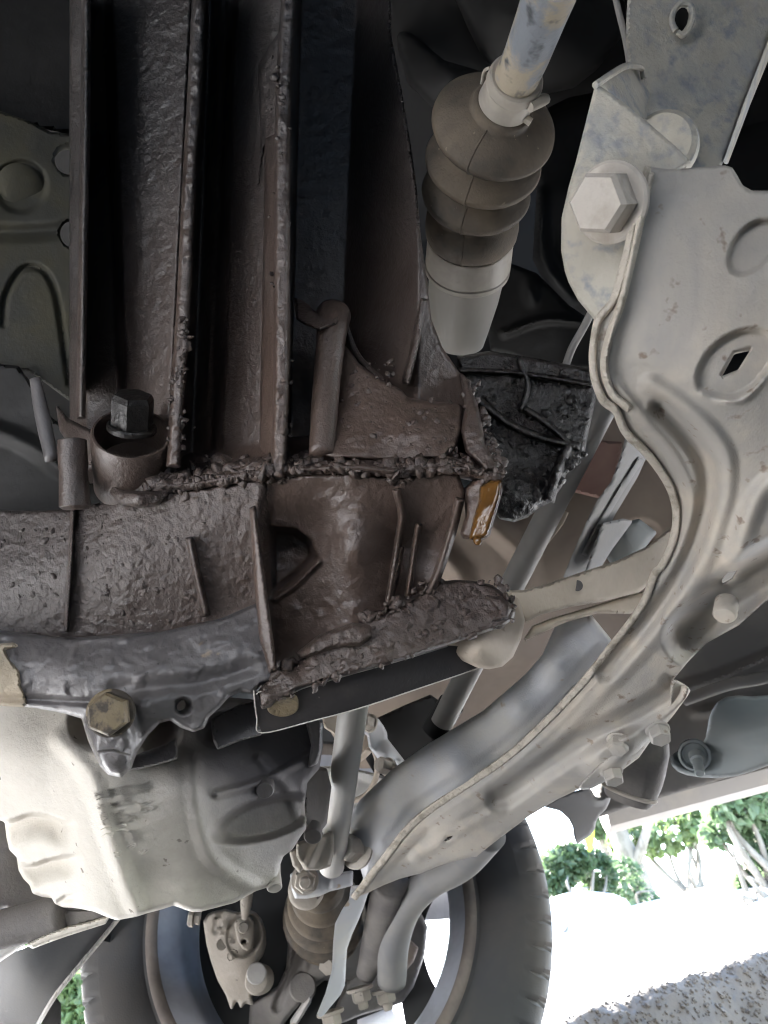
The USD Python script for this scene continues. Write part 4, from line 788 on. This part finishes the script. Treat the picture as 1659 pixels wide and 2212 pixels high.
for (u, v, d, r, h) in ((592, 1908, .520, .005, .004),):
    part(sp_, 'boss', lathe(W(u, v, d), toward(u, v, .1, -.9), [(-.012, r), (h * .8, r), (h, r * .85)], 24), ALU, smooth=40)
part(sp_, 'side_block', relief([(268, 1640), (300, 1628), (360, 1606), (382, 1592), (384, 1640), (340, 1652), (300, 1662), (272, 1665)], Surf([(268, 1640, .425), (382, 1592, .43), (300, 1662, .42)]), 4, .04, 5, .003), GREASE_S)
part(sp_, 'side_block', relief([(455, 1555), (520, 1520), (550, 1512), (556, 1545), (566, 1588), (520, 1600), (470, 1620), (460, 1600)], Surf([(455, 1555, .445), (550, 1520, .45), (500, 1600, .44)]), 4, .04, 5, .003), GREASE_S)

def letters(parent, text, p0, p1, hgt, surf, lift, mat, name='lettering', thick=.0012, up=None):
    """raised lettering from p0 to p1 (picture units) lying on a surface; hgt = height of the capitals in picture units"""
    m = meshkit.text_mesh(text, 1.0, .12)
    v = np.array(m.vertices); L = v[:, 0].max(); a = np.array(p1, float) - p0; x = v[:, 0] / L
    b = np.array([a[1], -a[0]]) / np.linalg.norm(a) * hgt if up is None else np.array(up, float) * hgt
    q = np.array(p0) + x[:, None] * a + v[:, 1:2] * b
    d = surf(q[:, 0], q[:, 1]) - lift - np.where(v[:, 2] > .06, thick, -.002)
    return part(parent, name, trimesh.Trimesh(W(q[:, 0], q[:, 1], d), m.faces, process=False), mat, smooth=False)
TEXTM = grimy('dirty_shaded_letters', (.40, .37, .325), (.46, .43, .38), (.42, .65), 60, rough=(.6, .8), bump=.3)  # darker than the casting: dirt plus painted shading of the raised letters
ct = K(230, 2300, 5.53)
def tl(text, a, b, h, up): letters(sp_, text, ct(a)[0], ct(b)[0], h * .72 / 5.53, su, .0009, TEXTM, up=up, thick=.0009)
U_ = (1.0, -.22)
tl('VW', (930, 300), (960, 460), 250, U_); tl('AG', (975, 590), (1050, 770), 240, U_)
tl('GERMANY', (700, 330), (780, 660), 135, U_); tl('AFE', (805, 800), (850, 930), 135, U_); tl('E60N57', (865, 1050), (915, 1275), 130, U_)
tl('03C', (495, 370), (540, 500), 135, U_); tl('103', (545, 590), (580, 690), 135, U_); tl("'186 N", (590, 740), (650, 970), 135, U_)
tl('5EN', (280, 430), (310, 560), 150, U_); tl('AC-AIZNIC', (320, 630), (430, 985), 140, U_)
for k in range(3):
    a = np.linspace(math.pi * .55, math.pi * 1.0, 10); cc = np.array(ct((1010, 1370))[0]); r = 22 - 6 * k
    for s_ in (0, math.pi):
        part(sp_, 'emblem_arc', tube([su.at(cc[0] + r * math.cos(-x + s_) * 1.1, cc[1] + .55 * r * math.sin(-x + s_), -.0004) for x in a], .00032, 6, 2), ALU)
for a, b in (((400, 1055), (580, 1040)), ((420, 1160), (605, 1130)), ((650, 1070), (860, 1065)), ((680, 980), (830, 975))):
    A_, B_ = np.array(ct(a)[0]), np.array(ct(b)[0]); Mm = (A_ + B_) / 2 + [0, -3]
    part(sp_, 'arc_mark', tube([su.at(*A_, -.0001), su.at(*Mm, -.0006), su.at(*B_, -.0003)], [.0003, .0009, .0012], 8, 4), ALU)
for a, b in (((630, 1325), (685, 1312)), ((615, 1435), (700, 1425)), ((630, 1490), (720, 1490)), ((715, 1400), (745, 1400)), ((730, 1460), (760, 1462))):
    part(sp_, 'cast_mark', tube([su.at(*ct(a)[0], -.0004), su.at(*ct(b)[0], -.0004)], .0005, 6), ALU)

# pipe and lip below the sump, grey plate behind it
op = thing('return_pipe', 'pale grey pipe with collar and cast lip below the oil sump', 'pipe', W(80, 2000, .55))
part(op, 'pipe', tube([W(-80, 2030, .555), W(40, 1998, .55), W(150, 1972, .545)], [.0125, .0128, .0135], 32), DKIRON, smooth=True)
part(op, 'lip', relief([(56, 2040), (95, 2020), (150, 2000), (195, 1990), (240, 1976), (228, 1996), (190, 2008), (140, 2024), (90, 2042), (70, 2050)], Surf([(56, 2040, .535), (240, 1976, .52), (100, 2040, .532)]), 4, .025, 5, .004, noise=((.001, 200, 145),)), ALU)
part(op, 'lip_wall', relief([(50, 2000), (150, 1965), (240, 1966), (240, 1980), (150, 2004), (60, 2042)], Surf([(50, 2000, .548), (240, 1970, .53), (100, 2030, .542)]), 5, .02, 5, .003), DKIRON)
part(op, 'tail', relief([(-70, 2055), (50, 2028), (56, 2040), (-10, 2085), (-70, 2110)], Surf([(-70, 2055, .56), (50, 2030, .55), (-40, 2100, .57)]), 5, .02, 8, .006), PALE)
bp2 = thing('engine_side_plate', 'dull grey engine side plate at the left edge behind the sump', 'plate', W(20, 1880, .6))
part(bp2, 'plate', relief([(-70, 1720), (40, 1740), (120, 1880), (110, 1960), (60, 1978), (26, 1975), (10, 1960), (-70, 1990)], Surf([(-70, 1720, .58), (100, 1900, .60), (0, 1970, .59), (20, 1850, .575)]), 6, .02, 6, .004), DKIRON)
# engine parts seen left of the first rib
ef = thing('engine_block', 'dull yellowish engine block face left of the ribbed casing', 'engine block', W(60, 600, .55))
es = Surf([(-60, 300, .54), (160, 300, .56), (-60, 800, .52), (160, 800, .53), (40, 480, .54)], [ridge([(-60, 505), (100, 500), (150, 490)], 26, -.006), ridge([(6, 700), (12, 640), (40, 590), (68, 575), (100, 590), (122, 640), (135, 720), (150, 830)], 10, -.004), bump((45, 403), 62, 62, -.004, 0, 5)])
hl = [Point(150, 345).buffer(32), Point(160, 505).buffer(30)]
part(ef, 'face', relief([(-70, 215), (60, 260), (110, 285), (165, 290), (200, 560), (196, 900), (60, 800), (20, 800), (-70, 830)], es, 5, .03, 5, .004, noise=((.001, 60, 151),), holes=hl), BLOCK)
part(ef, 'round_plug', lathe(es.at(45, 403, .002), toward(45, 403, .1, .1), [(-.004, .0148), (.004, .0148), (.006, .0125), (.0066, .006)], 40), BLOCK, smooth=40)
part(ef, 'lower_wall', relief([(-70, 780), (40, 790), (70, 830), (110, 900), (150, 930), (200, 1000), (230, 1110), (-70, 1125)], Surf([(-70, 800, .51), (100, 900, .505), (-70, 1120, .50), (200, 1100, .48)], [ridge([(-60, 910), (60, 960), (130, 1010)], 30, .008)]), 6, .02, 8, .006, noise=((.004, 40, 153),)), BAYGREY)
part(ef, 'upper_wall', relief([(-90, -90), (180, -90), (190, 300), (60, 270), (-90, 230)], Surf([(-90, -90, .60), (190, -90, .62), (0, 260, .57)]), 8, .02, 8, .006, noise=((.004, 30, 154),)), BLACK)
# dark things deep in the bay
by = thing('fuel_filter_housing', 'large dull round housing faintly visible behind the drive shaft', 'housing', W(1180, 150, .75))
part(by, 'shell', relief([(955, -70), (1010, 60), (1040, 120), (1085, 170), (1130, 215), (1240, 190), (1290, 150), (1350, 70), (1350, -70)], Surf([(960, -60, .80), (1150, 60, .70), (1300, 60, .74), (1130, 210, .78), (1340, -60, .78)]), 7, .05, 22, .02), BAYGREY)
part(by, 'bowl', relief([(840, 40), (900, 80), (960, 130), (1060, 160), (1090, 220), (1010, 260), (930, 230), (880, 180)], Surf([(850, 60, .82), (980, 180, .74), (1080, 210, .80), (960, 250, .78)]), 7, .05, 22, .02), BLACK)
bw = thing('bay_wall_cover', 'dark curved cover behind the rubber boot in the engine bay', 'cover', W(1230, 500, .75))
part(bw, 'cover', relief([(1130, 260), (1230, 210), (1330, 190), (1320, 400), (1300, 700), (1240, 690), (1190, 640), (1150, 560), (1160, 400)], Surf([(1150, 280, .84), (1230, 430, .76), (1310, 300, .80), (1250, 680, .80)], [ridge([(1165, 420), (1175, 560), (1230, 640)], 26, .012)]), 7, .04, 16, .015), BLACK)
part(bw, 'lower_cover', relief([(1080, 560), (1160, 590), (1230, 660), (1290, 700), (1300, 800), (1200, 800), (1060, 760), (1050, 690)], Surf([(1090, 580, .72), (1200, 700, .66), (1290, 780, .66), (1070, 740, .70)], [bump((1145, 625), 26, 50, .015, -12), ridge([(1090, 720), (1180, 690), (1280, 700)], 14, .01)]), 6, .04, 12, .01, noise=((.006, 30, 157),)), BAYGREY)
part(None, 'lower_hose', tube([W(1282, 665, .52), W(1262, 705, .52), W(1236, 752, .525), W(1222, 790, .53)], .0026, 12), ROD)
tag(stage.GetPrimAtPath('/World/lower_hose'), 'short dull grey hose between drive shaft cup and subframe edge', 'hose')

# ================================================================ bracket, hose, spring seat near the tie rod
hb = thing('hose_bracket', 'blue grey cast bracket with two clean bolts right of the tie rod', 'bracket', W(815, 1600, .76))
hs = Surf([(781, 1541, .745), (875, 1645, .765), (800, 1610, .76), (830, 1580, .77)], [bump((835, 1628), 26, 34, .01, -30)])
part(hb, 'body', relief([(772, 1541), (799, 1541), (818, 1553), (828, 1567), (836, 1582), (837, 1596), (856, 1620), (876, 1646), (859, 1657), (852, 1640), (846, 1646), (834, 1650), (819, 1644), (807, 1627), (796, 1613), (793, 1588), (776, 1580)], hs, 3.5, .02, 7, .007), ARM)
for u, v in ((801, 1563), (839, 1657)):
    bolt(hb, W(u, v, .742), toward(u, v, -.9, .25), .013, .012, BOLTM, .0085, .002)
hz = thing('brake_hose', 'thin tan brake hose looping behind the tie rod', 'hose', W(800, 1680, .79))
part(hz, 'hose', tube([W(808, 1620, .775), W(815, 1645, .775), (W(812, 1680, .78)), W(796, 1712, .785), W(770, 1728, .79), W(735, 1730, .80)], .0028, 14, 8), LINK, smooth=True)
part(hz, 'strap', tube([W(800, 1618, .79), W(780, 1638, .80), W(748, 1660, .81)], .0046, 12, 6, .4), LINK, smooth=True)
ss = thing('strut_mount', 'pale wheel housing panel with round boss glimpsed behind the tie rod', 'panel', W(770, 1690, .85))
part(ss, 'panel', relief([(690, 1655), (735, 1655), (800, 1668), (870, 1690), (850, 1730), (800, 1760), (760, 1790), (680, 1800)], Surf([(690, 1655, .86), (870, 1690, .87), (740, 1790, .88)], [ridge([(760, 1662), (850, 1692)], 18, .012), ridge([(720, 1780), (820, 1735)], 16, .01)]), 5, .01, 5, .003), PALE)
part(ss, 'boss', lathe(W(775, 1605, .82), toward(775, 1605, .2, -.3), [(-.05, .016), (0, .016), (.004, .013)], 28), LINK, smooth=40)
part(ss, 'tan_clip', relief([(695, 1545), (720, 1538), (738, 1560), (740, 1600), (720, 1585), (700, 1572)], Surf([(695, 1545, .70), (740, 1600, .71), (738, 1550, .715)]), 4, .006, 5, .003), LINK)
eg = thing('engine_carrier', 'dusty stack of cast engine carrier parts between sump and tie rod', 'carrier', W(680, 1780, .65))
part(eg, 'upper_piece', relief([(655, 1690), (690, 1655), (706, 1660), (716, 1700), (706, 1780), (690, 1800), (660, 1800)], Surf([(660, 1700, .60), (710, 1680, .63), (680, 1800, .60)]), 4, .03, 7, .006), DKIRON)
part(eg, 'stud', lathe(W(676, 1795, .598), toward(676, 1795, 0, -.6), [(-.004, .0068), (.006, .0068), (.007, .006)], 20), DKIRON, smooth=40)
part(eg, 'lower_piece', relief([(640, 1820), (680, 1808), (720, 1795), (722, 1840), (714, 1872), (690, 1880), (658, 1880), (640, 1850)], Surf([(640, 1820, .67), (720, 1800, .69), (690, 1880, .67)], [ridge([(690, 1815), (665, 1870)], 16, .008)]), 4, .03, 7, .006), IRON)
part(eg, 'arm', relief([(625, 1840), (640, 1832), (656, 1875), (648, 1888), (632, 1870)], Surf([(625, 1840, .69), (656, 1880, .70), (640, 1835, .69)]), 3.5, .02, 5, .004), IRON)

# ================================================================ outer joint boot and tie rod end
ob = thing('outer_joint_boot', 'grey ribbed outer joint boot low in the wheel opening', 'boot', W(690, 1960, .92))
oA, oB = W(690, 1905, .86), W(702, 1985, 1.0); od_ = oB - oA; oL = np.linalg.norm(od_)
pr = []
for k, r in enumerate((52, 64, 75, 84, 90)):
    t = oL * (.12 + .2 * k); rr = px(r, .90 + .022 * k)
    pr += [(t - .012, rr * .66), (t - .006, rr * .92), (t, rr), (t + .004, rr * .97), (t + .010, rr * .72)]
part(ob, 'bellows', lathe(oA, od_, [(0, px(44, .86))] + pr + [(oL * 1.1, px(84, 1.0)), (oL * 1.3, px(80, 1.0))], 64), RUBBER, smooth=50)
te = thing('tie_rod_end', 'dusty joint plate with large nut on top of the ribbed boot', 'rod end', W(660, 1905, .79))
part(te, 'plate', relief(c2((640, 525), (700, 502), (780, 492), (860, 494), (925, 528), (1000, 515), (1090, 500), (1085, 610), (1000, 632), (925, 650), (850, 685), (760, 702), (675, 702), (652, 640)), Surf([(630, 1900, .79), (700, 1890, .785), (780, 1880, .80), (660, 1930, .785)], [ridge([(703, 1880), (708, 1925)], 14, -.004)]), 3.5, .012, 6, .005), ARM)
part(te, 'cap', lathe(W(661, 1925, .815), toward(661, 1925, -.1, -.5), [(-.02, .0185), (0, .0185), (.006, .017), (.009, .012)], 40), IRON, smooth=45)
nb = W(*c2((745, 570))[0], .782); bolt(te, nb, toward(655, 1905, 0, -.15), .019, .011, BOLTM, .0135, .002, name='nut', stud=.0055)

# ================================================================ wheel
wc = W(695, 1985, 1.125)
WX = unit([-1, -.02, -.015])                      # axis towards the car's middle
wh = thing('road_wheel', 'front road wheel with worn black tyre and silver alloy rim seen from inside', 'wheel', wc)
R, RR = .315, .212
def tread(t, r, ph):
    if r < R - .030: return np.full(len(ph), r)
    k = 64; s = (ph * k / (2 * np.pi) + t * 9) % 1.0
    g = np.where(s < .17, 1.0, 0.0)
    edge = sst((abs(t) - .045) / .02)
    return r - g * .0075 * edge * (1 if r > R - .02 else .6)
tp = [(.078, RR - .004), (.088, RR), (.092, RR + .006), (.090, RR + .012), (.097, RR + .022), (.1015, RR + .040), (.1025, RR + .055), (.101, RR + .066), (.1008, RR + .068), (.1003, RR + .0685), (.098, RR + .080), (.094, R - .016), (.090, R - .010), (.084, R - .005), (.076, R - .0015), (.062, R), (.050, R), (.049, R - .006), (.045, R - .006), (.044, R + .001),
      (.012, R + .002), (.011, R - .006), (.006, R - .006), (.005, R + .002), (-.044, R + .001), (-.045, R - .006), (-.049, R - .006), (-.05, R), (-.076, R - .002), (-.09, R - .012), (-.10, R - .04), (-.10, RR + .03), (-.09, RR)]
part(wh, 'tyre', lathe(wc, WX, tp[::-1], 512, tread, ring=True), TYRE, smooth=40)
part(wh, 'rim_lip', lathe(wc, WX, [(.076, RR - .012), (.0900, RR - .0075), (.0938, RR - .002), (.095, RR + .004), (.0925, RR + .0075), (.086, RR + .004), (.076, RR - .008)][::-1], 160, ring=True), RIMLIP, smooth=50)
part(wh, 'rim_barrel', lathe(wc, WX, [(.0895, RR - .0078), (.080, RR - .014), (.066, RR - .026), (.050, RR - .030), (-.06, RR - .030), (-.085, RR - .012), (-.09, RR), (-.086, RR + .002), (-.06, RR - .022), (.050, RR - .024), (.072, RR - .0165)][::-1], 160, ring=True), BARREL, smooth=40)
a_, b_, c_ = frame(WX)
part(wh, 'hub', lathe(wc, WX, [(-.075, .07), (-.05, .075), (-.045, .06)], 60), ALLOY, smooth=30)
for k in range(5):
    an = math.pi / 2 + .3 + k * 2 * math.pi / 5; e = math.cos(an) * b_ + math.sin(an) * c_; g = np.cross(WX, e)
    pts = []
    for r_, w_, t_ in ((.06, .036, -.050), (.12, .024, -.052), (.185, .034, -.055)):
        for tt in (t_, t_ - .02):
            pts += [wc + e * r_ + g * w_ + WX * tt, wc + e * r_ - g * w_ + WX * tt]
    m = trimesh.Trimesh(np.array(pts), process=False); m = cat(trimesh.convex.convex_hull(np.array(pts[:8])), trimesh.convex.convex_hull(np.array(pts[4:])))
    part(wh, 'spoke', m, ALLOY, smooth=False)
vl = wc + WX * .085 + (math.cos(2.2) * b_ + math.sin(2.2) * c_) * .17

# ================================================================ brake caliper and upright inside the wheel
bc = thing('brake_caliper', 'dusty grey brake caliper with raised cast lettering inside the wheel', 'brake caliper', W(510, 2040, .98))
cs = Surf([(441, 1990, .985), (490, 1970, .975), (560, 1990, .97), (575, 2040, .985), (514, 2030, .962), (460, 2060, .985), (500, 2100, .972), (560, 2120, .98), (500, 2150, .985)], [ridge([(470, 1985), (466, 2010)], 12, -.004), bump((526, 2022), 40, 52, -.006, 10, 5)])
part(bc, 'housing', relief([(439, 1990), (448, 1975), (458, 1970), (487, 1963), (505, 1968), (516, 1971), (532, 1963), (552, 1970), (565, 1985), (574, 2012), (575, 2040), (568, 2065), (553, 2084), (566, 2092), (573, 2112), (560, 2136), (544, 2150), (548, 2172), (530, 2168), (520, 2180), (512, 2160), (500, 2185), (488, 2150), (470, 2118), (455, 2075), (446, 2040)], cs, 3.5, .05, 7, .007, noise=((.0012, 60, 161), (.0005, 300, 162))), IRON, smooth=50)
part(bc, 'handbrake_lever', relief([(512, 1985), (524, 1978), (538, 1978), (548, 1990), (549, 2010), (549, 2030), (545, 2048), (534, 2054), (524, 2050), (514, 2034), (508, 2010), (506, 1995)], lambda u, v: cs(u, v) - .016, 3, .014, 4, .004, holes=[Point(527, 2034).buffer(4.6)]), IRON)
part(bc, 'lever_pivot', lathe(cs.at(526, 2004, -.020), toward(526, 2004), [(-.004, .0062), (.004, .0062), (.005, .0055)], 24), IRON, smooth=40)
part(bc, 'cable', tube([W(534, 1900, .93), W(532, 1945, .938), W(529, 1982, .945)], [.0075, .0072, .004], 18), IRON, smooth=True)
part(bc, 'round_stop', lathe(cs.at(478, 2041, .002), toward(478, 2041), [(-.004, .0064), (.006, .0064), (.007, .0055)], 24), IRON, smooth=40)
for (u, v, r) in ((419, 1981, .0125), (432, 1982, .009)):
    part(bc, 'bolt', hexhead(W(u, v, .985), unit(-RT + .1 * UP), r * 1.7, .006), BOLTM, smooth=False)
gp = part(bc, 'guide_boss', lathe(W(557, 2118, .965), toward(557, 2118, -.1, -.05), [(-.03, .017), (0, .016), (.012, .0145), (.018, .0125), (.019, .009)], 32), IRON, smooth=40)
part(bc, 'guide_cap', lathe(W(554, 2103, .949), toward(554, 2103), [(-.006, .0118), (.002, .0118), (.0035, .0105)], 32), ROD, smooth=40)
cc5 = K(560, 2650, 5.53)
def cl_(text, a, b, h, up): letters(bc, text, cc5(a)[0], cc5(b)[0], h * .72 / 5.53, cs, .0012, IRON, up=up, thick=.0022)
cl_('DE', (548, 605), (548, 490), 95, (-1, 0)); cl_('AVF', (610, 860), (560, 720), 70, (-1, .25)); cl_('0593', (735, 760), (690, 610), 95, (-1, .25)); cl_('KN', (790, 1020), (750, 900), 80, (-1, .25))
cl_('32', (905, 1260), (1010, 1230), 90, (.1, -1)); cl_('00475', (1080, 1170), (1270, 850), 70, (-.9, -.5)); cl_('R', (720, 1280), (800, 1240), 110, (.2, -1))
part(bc, 'emblem_ring', tube(spline([cs.at(cc5((x, y))[0][0], cc5((x, y))[0][1], -.0005) for x, y in [(680, 1250), (680, 1180), (740, 1110), (820, 1120), (840, 1180), (790, 1250), (730, 1290)]], 4, True), .0008, 6), IRON)
up2 = thing('wheel_upright', 'dark dusty cast wheel upright with ribs in the centre of the wheel', 'upright', W(720, 2100, 1.0))
uS = Surf([(640, 1990, 1.04), (720, 2000, 1.0), (700, 2080, .99), (640, 2180, 1.01), (560, 2190, 1.03), (720, 2160, 1.02), (800, 2100, 1.05)], [ridge(c2((690, 1080), (640, 1230), (570, 1400), (545, 1480)), 14, -.012), ridge(c2((760, 1060), (740, 1180)), 16, .008)])
part(up2, 'casting', relief([(610, 2000), (640, 1990), (720, 2015), (780, 2010), (830, 2060), (840, 2130), (740, 2120), (700, 2118), (672, 2142), (630, 2190), (590, 2245), (535, 2245), (540, 2170), (566, 2150), (600, 2130), (618, 2090), (622, 2040)], uS, 5, .05, 9, .01, noise=((.002, 40, 171), (.001, 200, 172))), DKIRON, smooth=50)
part(up2, 'boss', lathe(W(*c2((730, 1330))[0], .99), toward(650, 2130), [(-.02, .017), (0, .017), (.004, .015)], 28), DKIRON, smooth=40)
part(up2, 'shaded_cover', relief(c2((860, 1010), (945, 1010), (940, 1180), (930, 1250), (900, 1240), (870, 1180)), Surf([(690, 2030, .985), (715, 2030, .98), (700, 2100, .98)]), 4, .02, 6, .006), IRON)
part(up2, 'nut', hexhead(W(712, 2078, .968), unit(-RT * .2 - FW), .02, .012), IRON, smooth=False)
part(up2, 'fin', relief(c2((640, 1570), (700, 1480), (760, 1400), (800, 1385), (790, 1440), (730, 1540), (690, 1600), (640, 1600)), Surf([(620, 2210, .985), (660, 2130, .985), (650, 2180, .98)]), 4, .02, 6, .006), ROD)
part(up2, 'joint_housing', relief(c2((1050, 960), (1250, 1100), (1420, 900), (1560, 780), (1620, 900), (1600, 1100), (1520, 1330), (1440, 1440), (1330, 1480), (1150, 1530), (980, 1600), (900, 1600), (960, 1480), (1040, 1300)), Surf([(770, 2030, 1.06), (880, 2000, 1.09), (850, 2130, 1.03), (740, 2190, 1.0), (800, 2100, 1.04)]), 5, .06, 9, .01, noise=((.003, 30, 175),)), DKIRON, smooth=50)
part(up2, 'tan_block', relief(c2((1410, 990), (1470, 965), (1555, 1050), (1520, 1150), (1470, 1210), (1400, 1160)), Surf([(860, 2025, 1.03), (900, 2040, 1.035), (870, 2080, 1.03)]), 4, .03, 7, .006), BROWN)
for p, k in (((1135, 1330), .975), ((1310, 1340), .985), ((925, 1500), .95)):
    u, v = c2(p)[0]; o = W(u, v, k); a = unit(-.35 * FW - .75 * UP + .2 * RT)
    bolt(up2, o, a, .021, .012, IRON, .0165, .004, stud=.0062)
sb = thing('stabilizer_bar', 'curved grey stabilizer bar and drop link rising out of the wheel opening', 'stabilizer bar', W(860, 1980, .95))
part(sb, 'bar', tube([W(1060, 1800, .80), W(1000, 1865, .845), W(930, 1905, .89), W(880, 1955, .925), W(852, 2030, .95), W(846, 2120, .965)], [.0165, .0165, .0170, .0180, .0185, .0175], 28, 8), LINKD, smooth=True)
part(sb, 'drop_link', tube([W(845, 1900, .90), W(825, 1980, .945), W(812, 2040, .97), W(790, 2105, .985)], [.020, .019, .018, .012], 24, 8), DKIRON, smooth=True)
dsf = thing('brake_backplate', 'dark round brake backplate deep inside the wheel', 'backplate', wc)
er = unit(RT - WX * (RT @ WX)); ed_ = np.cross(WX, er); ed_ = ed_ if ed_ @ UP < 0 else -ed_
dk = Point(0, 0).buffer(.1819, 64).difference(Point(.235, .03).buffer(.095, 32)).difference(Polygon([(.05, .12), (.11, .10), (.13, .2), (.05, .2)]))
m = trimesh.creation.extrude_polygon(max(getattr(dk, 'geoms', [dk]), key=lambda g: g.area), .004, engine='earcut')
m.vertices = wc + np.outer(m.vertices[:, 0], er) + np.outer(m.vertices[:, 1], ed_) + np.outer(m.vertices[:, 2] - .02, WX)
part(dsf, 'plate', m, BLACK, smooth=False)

# ================================================================ splash shield at the lower left
fs2 = thing('splash_shield', 'grey plastic splash shield with pale folded edge at the lower left', 'splash shield', W(100, 2080, .8))
part(fs2, 'panel', relief([(-80, 2100), (20, 2060), (100, 2030), (180, 2000), (236, 1978), (256, 1984), (220, 2030), (150, 2115), (110, 2165), (66, 2240), (60, 2280), (-80, 2280)], Surf([(-80, 2100, .78), (250, 1985, .82), (60, 2250, .80), (60, 2100, .76)]), 6, .004, 0, 0), PLASTIC)
part(fs2, 'folded_edge', strip([(256, 1984), (222, 2026), (150, 2112), (110, 2165), (62, 2248)], 5, Surf([(-80, 2100, .78), (250, 1985, .82), (60, 2250, .80), (60, 2100, .76)]), .006, deep=.02, res=4), PALE)
part(fs2, 'inner_panel', relief([(96, 2180), (118, 2150), (132, 2168), (132, 2280), (80, 2280)], Surf([(96, 2180, .86), (132, 2168, .90), (100, 2270, .88)]), 5, .01, 3, .002), BLACK)

# ================================================================ right side behind the subframe
up3 = thing('undertray_panel', 'smooth teal grey undertray panel with a round stud hollow at the right', 'undertray', W(1560, 1580, .66))
tS = Surf([(1659, 1490, .66), (1420, 1580, .70), (1480, 1670, .705), (1659, 1640, .66), (1550, 1520, .655), (1550, 1600, .68)], [bump((1503, 1632), 66, 36, -.022, 8, 1.7), ridge([(1400, 1530), (1480, 1560), (1580, 1580), (1700, 1570)], 40, -.006)])
part(up3, 'panel', relief(cb((1760, 990), (1659, 1000), (1560, 1010), (1480, 1003), (1400, 1012), (1345, 1045), (1315, 1090), (1295, 1140), (1285, 1200), (1275, 1260), (1255, 1300), (1190, 1320), (1110, 1340), (1070, 1365), (1050, 1400), (1065, 1440), (1100, 1475), (1160, 1498), (1250, 1512), (1350, 1516), (1450, 1508), (1560, 1475), (1659, 1440), (1760, 1400)), tS, 4.5, .006, 8, .005, rnd=5), TEAL, smooth=50)
st = W(1504, 1634, .69)
part(up3, 'stud_ring', lathe(st + FW * .004, toward(1504, 1634, 0, -.25), [(-.004, .0135), (.002, .0135), (.003, .0115), (-.001, .010), (-.001, .004)], 40), TEAL, smooth=40)
part(up3, 'stud', lathe(st, toward(1504, 1634, .15, -.7), [(-.002, .0062), (.005, .0058), (.006, .0042), (.020, .0042), (.021, .0034), (.0208, .0018)], 24), TEAL, smooth=40)
cpz = thing('rubber_plug', 'small round grey plug in the recess under the subframe edge', 'plug', W(1560, 1325, .5))
part(cpz, 'cap', lathe(W(1566, 1325, .462), toward(1566, 1325, -.15, -.9), [(-.010, .0066), (.001, .0066), (.0025, .0056), (.0028, .003)], 36), SUBF, smooth=40)
bu = thing('rubber_bush', 'grey ribbed rubber bush hanging between the arm and the sill', 'bush', W(1360, 1650, .72))
bA, bB = W(1385, 1612, .74), W(1352, 1738, .735)
part(bu, 'body', lathe(bA, bB - bA, [(-.02, .020), (0, .0255), (.018, .0265), (.030, .0262), (.040, .0245), (.046, .0225), (.049, .0215), (.052, .019), (.053, .010)], 48), DKIRON, smooth=40)
part(bu, 'skirt', tube(spline([bA + unit(bB - bA) * .043 + (math.cos(x) * frame(bB - bA)[1] + math.sin(x) * frame(bB - bA)[2]) * .0235 for x in np.linspace(0, 2 * math.pi, 14, endpoint=False)], 3, True), .0022, 8), IRON)
bk = thing('sill_bracket', 'thin bent grey plate hanging in front of the white gap beside the tyre', 'plate', W(1270, 1770, .82))
part(bk, 'plate', relief(cw((640, 330), (690, 300), (760, 270), (850, 240), (868, 262), (880, 285), (905, 290), (952, 282), (945, 310), (930, 342), (900, 370), (884, 400), (878, 435), (860, 460), (830, 480), (797, 500), (785, 470), (778, 420), (760, 385), (720, 350)), Surf([(1170, 1740, .80), (1290, 1690, .78), (1310, 1720, .80), (1245, 1820, .84)], [ridge(cw((850, 240), (885, 300), (950, 285)), 16, .006)]), 4, .004, 4, .002), PLASTIC)
fp = thing('inner_sill_panel', 'dark grey inner sill panel with pressed ribs behind the subframe', 'panel', W(1560, 1450, .85))
part(fp, 'panel', relief([(1390, 1500), (1450, 1440), (1530, 1380), (1600, 1330), (1740, 1250), (1740, 1560), (1640, 1660), (1540, 1690), (1440, 1720), (1370, 1740), (1280, 1770), (1300, 1640)], Surf([(1400, 1500, .92), (1740, 1280, .80), (1740, 1560, .80), (1300, 1760, 1.02), (1540, 1560, .86)], [ridge([(1470, 1490), (1580, 1455), (1700, 1400)], 20, .02), ridge([(1500, 1540), (1600, 1530), (1720, 1510)], 16, .012)]), 7, .01, 5, .003, noise=((.004, 20, 181),)), FLOORP)
part(fp, 'pipe', tube([W(1480, 1512, .83), W(1570, 1480, .79), W(1640, 1466, .76), W(1740, 1440, .74)], .006, 16), FLOORP, smooth=True)
